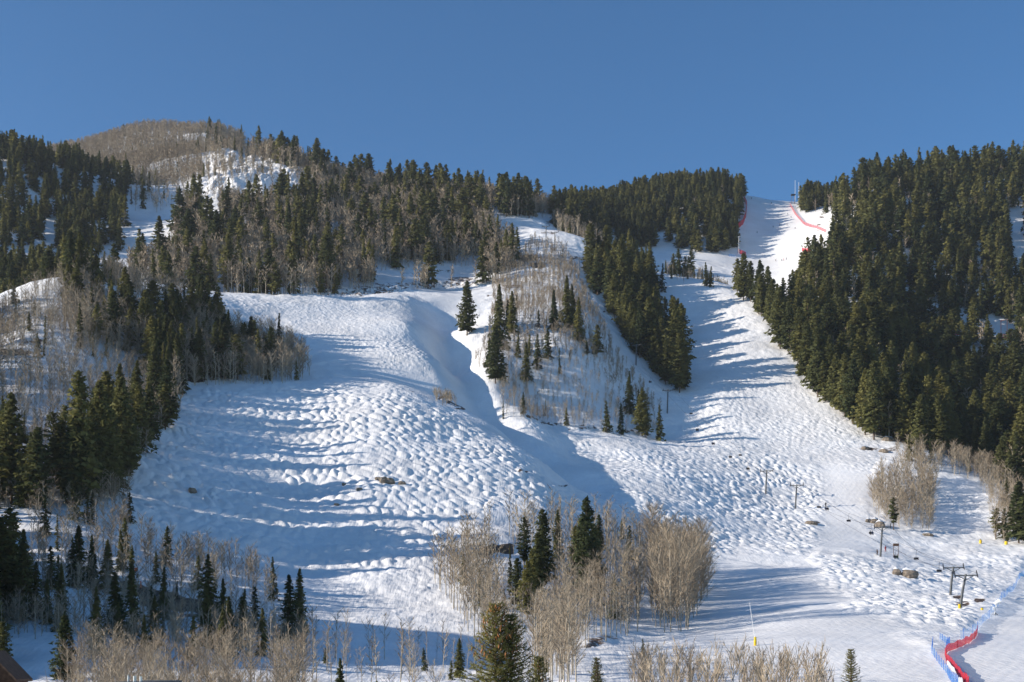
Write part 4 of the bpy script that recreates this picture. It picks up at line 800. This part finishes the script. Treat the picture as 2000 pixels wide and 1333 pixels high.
def chair(line, t, label, riders, cols=('black', 'navy')):
    P_ = CAB[line]; k = t * (len(P_) - 1); i = min(int(k), len(P_) - 2); p = P_[i] + (P_[i + 1] - P_[i]) * (k - i)
    o = thing('lift_chair', p, label, 'chairlift chair', 'chairs hanging on the lift cable')
    MB().tube([(0, 0, 0), (0, .1, -.5), (0, .34, -1.2), (0, .34, -2.0)], 0.045, 6).build('hanger', M_dark, o)
    MB().box((0, 0, -2.6), (1.3, .5, .07)).build('seat', M_dark, o)
    m = MB(); m.box((0, .28, -2.25), (1.3, .05, .5), rx=-.15); m.build('backrest', M_dark, o)
    m = MB()
    for sx in (-.66, .66): m.tube([(sx, .3, -1.95), (sx, .3, -2.35), (sx, -.25, -2.35), (sx, -.25, -2.6)], 0.025, 5)
    m.tube([(-.66, .34, -2.0), (.66, .34, -2.0)], 0.03, 5); m.build('side_frame', M_dark, o)
    for j in range(riders):
        person((p[0] + (-.33 if j == 0 else .33), p[1] + 0.05, p[2] - 2.62), f"{'left' if j == 0 else 'right'} rider in {cols[j]} on the {label.split(' ', 1)[1]}", cols[j], True, 0, 'riders seated on the chairlift')
def near_t(line, px):
    P_ = CAB[line]; X_ = P_[:, 0] / P_[:, 1] * F + 1000; o_ = np.argsort(X_); return float(np.interp(px, X_[o_], np.linspace(0, 1, len(P_))[o_]))
for line, px, rd, cl, ph in [
 (('A3','A4',0),1362,2,('black','grey'),'dark chair over the shaded road end, highest on the moguls'),
 (('A3','A4',0),1393,2,('navy','black'),'dark chair just below the long shadow at the run foot'),
 (('A3','A4',0),1427,1,('black','black'),'dark chair with one rider above the mogul field'),
 (('A3','A4',0),1461,2,('black','brown'),'dark chair nearest above the two mogul field towers'),
 (('B1','B3',1),1615,2,('navy','black'),'dark chair right of the mogul field towers over groomed snow'),
 (('A2','A3',0),1702,2,('black','navy'),'dark chair close to the tower by the boulders'),
 (('A1','A2',0),1750,2,('black','dark green'),'dark chair right above the wooden notice frame'),
 (('A3','A4',1),1350,0,(),'empty chair over the shaded moguls by the knoll foot'),(('A3','A4',1),1446,0,(),'empty chair up left of the mogul field towers'),
 (('A2','A3',1),1600,0,(),'empty chair right of the mogul field towers'),(('A2','A3',1),1658,0,(),'empty chair over the groomed strip'),
 (('A1','A2',1),1790,0,(),'empty chair between the notice frame and the paired towers'),(('A1','A2',1),1835,0,(),'empty chair close left of the paired towers'),
 (('A4','A5',0),1270,1,('black','black'),'dark chair below the dark tree strip'),(('A5','A6',0),1180,0,(),'empty chair beside the middle of the tree strip')]:
    chair(line, near_t(line, px), ph, rd, cl)

# --- skiers on the upper run and near the lift
for px, py, colr, ph in [(1507,399,'black','on the top edge of the upper run against the sky'),(1468,390,'black','beside the top end of the left red net'),(1538,421,'navy','upper of two close together near the right red net'),(1545,427,'black','lower of two close together near the right red net'),
 (1523,442,'grey','in the middle of the upper run, between two others'),(1537,441,'black','right of the run centre on streaked snow'),(1510,446,'black','left of the run centre on streaked snow'),(1553,448,'navy','rightmost out on the sunlit upper run'),(1479,456,'black','alone in the shade on the left of the upper run'),
 (1527,511,'black','left member of the group at the foot of the upper run'),(1531,510,'red','middle member of the group at the foot of the upper run'),(1536,508,'black','right member of the group at the foot of the upper run'),(1515,511,'brown','apart on the left of the group at the run foot'),
 (1714,1086,'brown','standing at the foot of the tower by the notice frame'),(1729,1078,'red','between the lift tower and the notice frame'),(1612,991,'black','on groomed snow right of the mogul towers')]:
    p = spot(px, py); o = person(p, f"skier in {colr} {ph}", colr, False, random.uniform(-1.4, 1.4), 'skiers on the mountain'); add_skis(o)

# --- nets
def net_fence(name, pts, h, mat, label, group=None, posts=True, pm=None, sag=0.0):
    P_ = [spot(a, b) for a, b in pts]; Q_ = []
    for a, b in zip(P_[:-1], P_[1:]):
        n = max(2, int((b - a).length / 1.5))
        for k in range(n):
            q = a.lerp(b, k / n); q.z = float(groundv(np.array([q.x]), np.array([q.y]))[0]); Q_.append(q)
    Q_.append(P_[-1]); o0 = Q_[0].copy(); A = np.array([q - o0 for q in Q_]); n = len(A)
    hh = h * (1 + 0.08 * np.sin(np.arange(n) * 1.7)); 
    t = thing(name, o0, label, 'safety net', group)
    lo = A + (0, 0, 0.05); mid = A + np.stack([0.1 * np.sin(np.arange(n) * 2.1), 0.1 * np.cos(np.arange(n) * 1.3), hh * .5], 1); hi = A + np.stack([0 * hh, 0 * hh, hh], 1)
    V_ = np.concatenate([lo, mid, hi]); k = np.arange(n - 1)
    Q4 = np.concatenate([np.stack([k, k + 1, k + 1 + n, k + n], 1), np.stack([k + n, k + 1 + n, k + 1 + 2 * n, k + 2 * n], 1)])
    link('netting', make_mesh('netting', V_, Q4), mat, t)
    if posts:
        for q in A[::max(1, n // 14)]: MB().tube([q - (0, 0, .3), q + (0, 0, h * 1.12)], 0.04, 6).build('post', pm or M_rednet, t)
    return t
M_redpost = varied("red_post", (0.5, 0.04, 0.05), 0.6, 2, 0.1); M_bluepost = varied("blue_post", (0.05, 0.15, 0.5), 0.6, 2, 0.1)
net_fence('race_net', [(1453,392),(1459,404),(1457,425),(1451,439),(1442,449)], 5.0, M_rednet, 'red race net down the shaded left edge of the upper run', 'red nets', pm=M_redpost)
net_fence('race_net', [(1543,403),(1551,418),(1563,432),(1585,445),(1613,455)], 2.8, M_pinknet, 'pale red race net along the sunlit right edge of the upper run', 'red nets', pm=M_redpost)
net_fence('race_net', [(1441,494),(1449,499),(1457,501)], 3.5, M_rednet, 'short red net at the lower left corner of the upper run', 'red nets', pm=M_redpost)
net_fence('race_net', [(1566,492),(1582,492)], 3.0, M_rednet, 'short red net among firs right of the upper run', 'red nets', pm=M_redpost)
net_fence('race_net', [(1850,657),(1870,655),(1895,662)], 2.4, M_rednet, 'red net half hidden by firs at the far right', 'red nets', pm=M_redpost)
net_fence('race_net', [(1948,668),(1962,664),(1976,662)], 3.4, M_rednet, 'red net beside the orange frame at the right edge', 'red nets', pm=M_redpost)
net_fence('race_net', [(1909,1238),(1903,1249),(1890,1258),(1870,1268),(1852,1274),(1845,1282),(1848,1292),(1862,1308),(1876,1324),(1892,1345)], 1.2, M_rednet, 'long curving red net by the piste in the lower right corner', 'red nets', pm=M_redpost)
net_fence('crowd_net', [(2010,1112),(1990,1133),(1970,1158),(1952,1180),(1935,1202),(1915,1224),(1900,1240),(1875,1252)], 1.6, M_bluenet, 'blue net climbing to the right edge beside the piste', 'blue nets', pm=M_bluepost)
net_fence('crowd_net', [(1822,1262),(1820,1278),(1832,1296),(1850,1318),(1872,1345)], 1.2, M_bluenet, 'blue net left of the curving red net, bottom right', 'blue nets', pm=M_bluepost)
net_fence('crowd_net', [(1836,1250),(1855,1258),(1848,1268)], 1.0, M_bluenet, 'short blue net end at the bend of the red net', 'blue nets', pm=M_bluepost)
net_fence('banner_net', [(1850,1300),(1864,1316),(1880,1338)], 0.7, M_white, 'low white banner along the foot of the curving red net', posts=False)
net_fence('crowd_net', [(1424,502),(1436,503)], 2.2, M_bluenet, 'small blue net left of the upper run foot', 'blue nets', pm=M_bluepost)

# --- rocks with snow on them
def rock(px, py, w, h, label, snow=True, dark=1.0):
    p = spot(px, py); sx = w / F * p.y / 2; sz = h / F * p.y
    r = np.random.default_rng(int(px * 7 + py)); V_, f_ = [], []; nu, nv = 14, 8
    for i in range(nv):
        ph = -0.5 + i / (nv - 1) * (math.pi / 2 + 0.5)
        for k in range(nu):
            a = k / nu * 6.283; q = 1 + 0.22 * math.sin(a * 2 + px) + 0.16 * math.sin(a * 3 + 2 * ph + py) + r.normal(0, .06)
            V_.append((sx * q * math.cos(ph) * math.cos(a), sx * .9 * q * math.cos(ph) * math.sin(a), sz * (math.sin(ph)) * (1 + 0.1 * math.sin(a * 2))))
    for i in range(nv - 1):
        for k in range(nu): f_.append((i * nu + k, i * nu + (k + 1) % nu, (i + 1) * nu + (k + 1) % nu, (i + 1) * nu + k))
    t = thing('boulder', p, label, 'boulder', 'boulders in the snow')
    V_ = np.array(V_); link('stone', make_mesh('stone', V_, np.array(f_)), M_rock, t)
    if snow:
        S_ = V_[nu * 4:].copy(); S_ = S_ * (0.97, 0.97, 1.0) + (-.10 * sx, 0.08 * sx, sz * 0.16); ff = [(i * nu + k, i * nu + (k + 1) % nu, (i + 1) * nu + (k + 1) % nu, (i + 1) * nu + k) for i in range(nv - 5) for k in range(nu)]
        S2 = S_.copy(); link('snow_cap', make_mesh('snow_cap', S2, np.array(ff), True), M_roofsnow, t)
for a in [(376,962,16,9,'dark boulder alone in the shaded left of the mogul bowl'),(755,944,26,12,'largest tan boulder in the middle of the mogul bowl'),(738,938,13,6,'flat rock just left of the largest tan boulder'),(672,949,10,6,'small dark rock left of the largest tan boulder'),(703,958,14,5,'low rock below left of the largest tan boulder'),(786,946,13,6,'dark rock right of the largest tan boulder'),(657,988,12,4,'small dark rock lowest in the mogul bowl'),
 (1752,1122,20,11,'left boulder of the snow capped pair above the groomed run'),(1775,1126,32,14,'right boulder of the snow capped pair above the groomed run'),(1697,1021,12,7,'leftmost boulder of three beside the bare grove'),(1710,1022,16,9,'middle boulder of three beside the bare grove'),(1719,1030,20,12,'rightmost boulder of three beside the bare grove'),
 (1585,1023,22,6,'long low rock at the right end of the mogul field'),(1690,879,20,6,'rock on the snow under the right forest tip'),(1725,884,16,7,'rounder rock under the right forest tip'),(1735,861,26,7,'flat ledge rock at the right forest tip'),(1812,1047,18,5,'low rock at the foot of the bare grove')]: rock(*a)

# --- snowmaking gear, pads, signs
def pad(px, py, w, h, label, name='safety_pad'):
    p = spot(px, py); ww = w / F * p.y; hh = h / F * p.y
    t = thing(name, p, label, 'yellow pad', 'yellow pads'); MB().tube([(0, 0, -.3), (0, 0, hh * .5), (0, 0, hh)], [ww * .5, ww * .52, ww * .45], 10).build('cushion', M_yellow, t, True)
    MB().tube([(0, 0, hh), (0, 0, hh * 1.35)], ww * .15, 6).build('pole', M_steel, t); 
pad(1874,1189,5,8,'yellow pad round the foot of a lift tower, lower right'); pad(1918,1192,5,4,'small yellow pad beside the pale tree, lower right'); pad(1915,1062,5,7,'yellow pad left of the snow pile on the right cat road'); pad(1965,1064,6,6,'yellow pad right of the snow pile on the right cat road')
p = spot(1475, 1262); k = p.y / F
t = thing('snow_lance', p, 'slender snowmaking lance with yellow pad, bottom right of centre', 'snowmaking lance')
MB().tube([(0, 0, -.3), (-.1 * k, 0, 10 * k), (-6 * k, 0, 50 * k), (-11 * k, 0, 84 * k)], [.05, .05, .04, .03], 6).build('lance_tube', M_white, t)
MB().tube([(0, 0, -.2), (0, 0, 9 * k), (0, 0, 17 * k)], [2.6 * k, 2.8 * k, 2.2 * k], 10).build('pad', M_yellow, t, True)
p = spot(1944, 1202); k = p.y / F
t = thing('snow_gun', p, 'white snow gun on a stand beside the blue race net', 'snow gun')
MB().tube([(-2 * k, 0, 0), (0, 0, 8 * k), (2 * k, 0, 18 * k)], [1.2 * k, .9 * k, .8 * k], 8).build('mast', M_white, t)
m = MB(); m.tube([(-1 * k, 0, 20 * k), (3 * k, -1 * k, 24 * k), (8 * k, -2 * k, 27 * k)], [4.5 * k, 4 * k, 5.2 * k], 14); m.build('fan_barrel', M_white, t, True)
m = MB()
for a in range(3): m.tube([(0, 0, 4 * k), (5 * k * math.cos(a * 2.1), 5 * k * math.sin(a * 2.1), -.1)], .6 * k, 6)
m.build('tripod', M_dark, t)
MB().box((-3 * k, -k, 12 * k), (4 * k, 3 * k, 7 * k)).build('control_box', M_white, t)
def frame_sign(px, py, top, w, label, mats, board_h, name='notice_frame', cat='sign'):
    p = spot(px, py); k = p.y / F; h = (py - top) * k; t = thing(name, p, label, cat)
    for sx in (-1, 1): MB().tube([(sx * w * k * .5, 0, -.3), (sx * w * k * .5, 0, h)], 0.09, 6).build('post', M_wood, t)
    MB().box((0, 0, h - board_h * k * .5), (w * k * 1.25, .25, board_h * k)).build('board', mats, t)
frame_sign(1750,1086,1062,9,'dark wooden notice frame on two posts above the cat road', M_wood, 5)
p = spot(266, 1146); k = p.y / F
t = thing('trail_sign', p, 'orange trail sign on a pole under the lower left firs', 'sign'); MB().tube([(0, 0, -.2), (0, 0, 30 * k)], .05, 6).build('pole', M_steel, t); MB().box((0, -.05, 29 * k), (6 * k, .05, 7 * k)).build('sign_panel', M_orange, t)
p = spot(275, 1151); t = thing('marker_post', p, 'short orange marker post on the lower left road', 'marker post'); MB().tube([(0, 0, -.2), (0, 0, 6 * k), (0, 0, 12 * k)], [1.4 * k, 1.3 * k, .9 * k], 8).build('post_body', M_orange, t); MB().box((0, 0, -.02), (4.5 * k, 4.5 * k, .12)).build('base', M_orange, t)
p = spot(1955, 668); k = p.y / F; t = thing('steel_gantry', p, 'orange steel gantry by the red net at the right edge', 'gantry')
for sx in (0, 12): MB().tube([(sx * k, 0, -.3), (sx * k, 0, 42 * k)], .16, 6).build('upright', M_orange, t)
MB().tube([(-1 * k, 0, 40 * k), (14 * k, 0, 44 * k)], .16, 6).build('crossbeam', M_orange, t)
for px, top, lab in ((1553,353,'tallest thin pale pole at the top of the upper run'),(1560,357,'second thin pale pole at the top of the upper run'),(1443,462,'thin pale pole at the lower left of the upper run')):
    p = spot(px, 497 if px == 1443 else 398); k = p.y / F; h = ((497 if px == 1443 else 398) - top) * k
    t = thing('marker_mast', p, lab, 'pole', 'thin pale poles'); MB().tube([(0, 0, -.5), (0, 0, h)], [.2, .12], 6).build('mast', M_white, t); MB().box((0, 0, h * .97), (1.6, .12, .12)).build('crosspiece', M_white, t)
p = spot(1549, 400); k = p.y / F; t = thing('start_platform', p, 'small dark platform on legs at the top of the upper run', 'platform')
for sx in (-2.5, 2.5): MB().tube([(sx * k, 0, -.3), (sx * k, 0, 17 * k)], .18, 6).build('leg', M_wood, t)
MB().box((0, 0, 18 * k), (8 * k, 3, 1.5 * k)).build('deck', M_dark, t)
p = spot(890, 352); k = p.y / F; t = thing('lift_station', p, 'small dark lift station frame on the left ridge skyline', 'lift station')
for sx in (-7, 0, 7): MB().tube([(sx * k, 0, -1), (sx * k, 0, 15 * k)], .3, 6).build('column', M_dark, t)
MB().box((0, 0, 15 * k), (22 * k, 3, 1.2 * k)).build('beam', M_dark, t); MB().box((4 * k, 0, 10.5 * k), (8 * k, 4, 4 * k)).build('cabin', M_dark, t)

# --- buildings cut by the lower edge
d = 62.0; k = d / F; gx = (257 - 1000) * k; zt = (H - 1331) * k
t = thing('flat_roofed_house', (gx, d, zt - 7), 'grey flat roof with three bright vent pipes at the bottom edge', 'house')
MB().box((0, 3, 3.3), (60 * k, 5.6, 6.6)).build('wall', M_redwood, t); MB().box((0, 3, 6.8), (68 * k, 6.4, .35)).build('roof', M_roofing, t)
for sx, hh, r_ in ((-14, 12, 1.6), (-1, 11, 3.2), (11, 10, 2.6)): MB().tube([(sx * k, .6, 6.9), (sx * k, .6, 6.98 + hh * k)], r_ * k, 10).build('vent_pipe', M_pipe, t, True)
MB().box((0, 0.17, 4.0), (20 * k, .06, 1.4)).build('window', M_glass, t)
d = 95.0; k = d / F; gx = (-22 - 1000) * k; zt = (H - 1262) * k
t = thing('timber_house', (gx, d, zt - 9.4), 'red-brown timber house with dark roof in the lower left corner', 'house', rz=0.2)
MB().box((0, 3, 3.4), (3.6, 6, 6.8)).build('wall', M_redwood, t)
m = MB(); m.add([(-2.1, -.4, 6.6), (2.1, -.4, 6.6), (0, -.4, 8.9), (-2.1, 6.4, 6.6), (2.1, 6.4, 6.6), (0, 6.4, 8.9), (-2.1, -.4, 6.8), (2.1, -.4, 6.8), (0, -.4, 9.1), (-2.1, 6.4, 6.8), (2.1, 6.4, 6.8), (0, 6.4, 9.1)], [(6, 7, 8), (9, 11, 10), (0, 2, 1), (3, 4, 5)]); m.F4.append(np.array([(6, 8, 11, 9), (8, 7, 10, 11), (0, 3, 5, 2), (2, 5, 4, 1), (0, 6, 9, 3), (1, 4, 10, 7), (0, 1, 7, 6), (3, 9, 10, 4)])); rf = m.build('roof', M_wood, t)
for z_ in (1.6, 4.3):
    w_ = MB().box((.5, -.03, z_), (1.2, .08, 1.3)).build('window', M_wood, t); MB().box((.5, -.08, z_), (.95, .04, 1.05)).build('pane', M_glass, w_)

# --- the near spruce with cones, and near tree tops
def near_spruce(px, top, d, width_px, label, n_cones, seed, show=3.2, twin=None, dens=15):
    r = np.random.default_rng(seed); k = d / F; zt = (H - top) * k; x0 = (px - 1000) * k
    gz = float(groundv(np.array([x0]), np.array([d]))[0]); Ht = zt - gz
    t = thing('spruce_tree', (x0, d, gz), label, 'spruce')
    stems = [(0.0, Ht)] + ([(twin[0] * k, Ht - twin[1] * k)] if twin else [])
    cr, tr, cones = MB(), MB(), []
    NV, NF = [], []
    for sx, hh in stems:
        tr.tube([(sx * .2, 0, -.3), (sx * .6, 0, hh * .6), (sx, 0, hh * .85), (sx, 0, hh)], [.16, .09, .04, .012], 8)
        z = hh - 0.12
        while z > 1.0:
            depth = hh - z; near = depth < show
            L = min(width_px * k * (depth / 2.3) ** 0.75, 2.6) * (1 if near else 1.0)
            nb_ = 6 if near else 7
            for a in np.arange(nb_) / nb_ * 6.283 + r.random() * 6:
                l = L * r.uniform(.6, 1.15) + .06; up = 0.75 - min(depth, 3) * 0.22
                dirv = np.array([math.cos(a), math.sin(a), up]); n = 8 if near else 5
                s_ = np.linspace(0, 1, n); path = np.array([sx, 0, z]) + dirv * l * s_[:, None]; path[:, 2] += -.18 * l * s_ ** 1 + .22 * l * s_ ** 3
                cr_n = (dens if near else 16)
                # side shoots with needles
                m_ = int(cr_n * (0.5 + l)); ss = r.random(m_) ** .8
                base = np.stack([np.interp(ss, s_, path[:, q]) for q in range(3)], 1)
                lat = np.array([-math.sin(a), math.cos(a), 0]); sg = r.choice([-1, 1], m_)[:, None]
                U = dirv * r.uniform(.3, 1, (m_, 1)) + lat * sg * r.uniform(.2, 1, (m_, 1)) + r.normal(0, .25, (m_, 3)) - (0, 0, .15)
                U /= np.linalg.norm(U, axis=1)[:, None]; ln = (0.10 + .16 * l * (1 - ss * .7)) * r.uniform(.6, 1.2, m_) * (1 if near else 1.8)
                for rep_ in range(5 if near else 2):     # needle fans round each shoot
                    W = np.cross(U, r.normal(0, 1, (m_, 3))); W /= np.linalg.norm(W, axis=1)[:, None]
                    st = base + U * ln[:, None] * (rep_ * .18) + W * .004
                    V_, f_ = tris_from(st, (U * .8 + W * .9) * (ln * .42)[:, None], np.cross(U, W) * (0.010 if near else .03))
                    NV.append(V_)
                if near and depth > .1 and depth < 2.2 and r.random() < n_cones: cones.append(path[-2] + (0, 0, -.03)); cones.append(path[-3] + r.normal(0, .03, 3) + (0, 0, -.04))
                tr.tube(path, np.linspace(.018, .005, n), 4, False)
            z -= (0.11 if near else 0.32) * r.uniform(.7, 1.3)
    V_ = np.concatenate(NV); me = make_mesh('crown', V_, np.arange(len(V_)).reshape(-1, 3)); q_ = me.attributes.new('outward', 'FLOAT_VECTOR', 'POINT')
    n_ = V_ * (1, 1, 0) + (0, 0, .25); n_ /= np.linalg.norm(n_, axis=1)[:, None]; q_.data.foreach_set('vector', n_.astype(np.float32).ravel())
    link('crown', me, M_needle, t); tr.build('trunk', M_bark, t, True)
    if cones:
        mb = MB(); mb.tube([(0, 0, 0), (0, 0, -.02), (0, 0, -.06), (0, 0, -.1), (0, 0, -.12)], [.006, .018, .022, .015, .003], 7); o = mb.build('cone', M_cone, t, True)
        for i, c_ in enumerate(cones[:90]):
            q = o if i == 0 else o.copy()
            if i: C.objects.link(q)
            q.location = c_; q.rotation_euler = (r.normal(0, .25), r.normal(0, .25), 0)
    return t
near_spruce(968, 1178, 35.0, 62, 'near spruce full of orange-brown cones at the bottom centre', 0.5, 5, twin=(30, 22))
near_spruce(1166, 1285, 48.0, 26, 'thin young spruce top right of the cone-laden spruce', 0.0, 6, show=1.9, dens=9)
near_spruce(1662, 1268, 60.0, 22, 'narrow ragged spruce alone at the bottom edge, right', 0.0, 8, show=3.0, dens=12)
near_spruce(1052, 1282, 38.0, 36, 'low spruce side top just right of the cone-laden spruce', 0.1, 9, show=2.0)

print("all built", time.time() - T0)
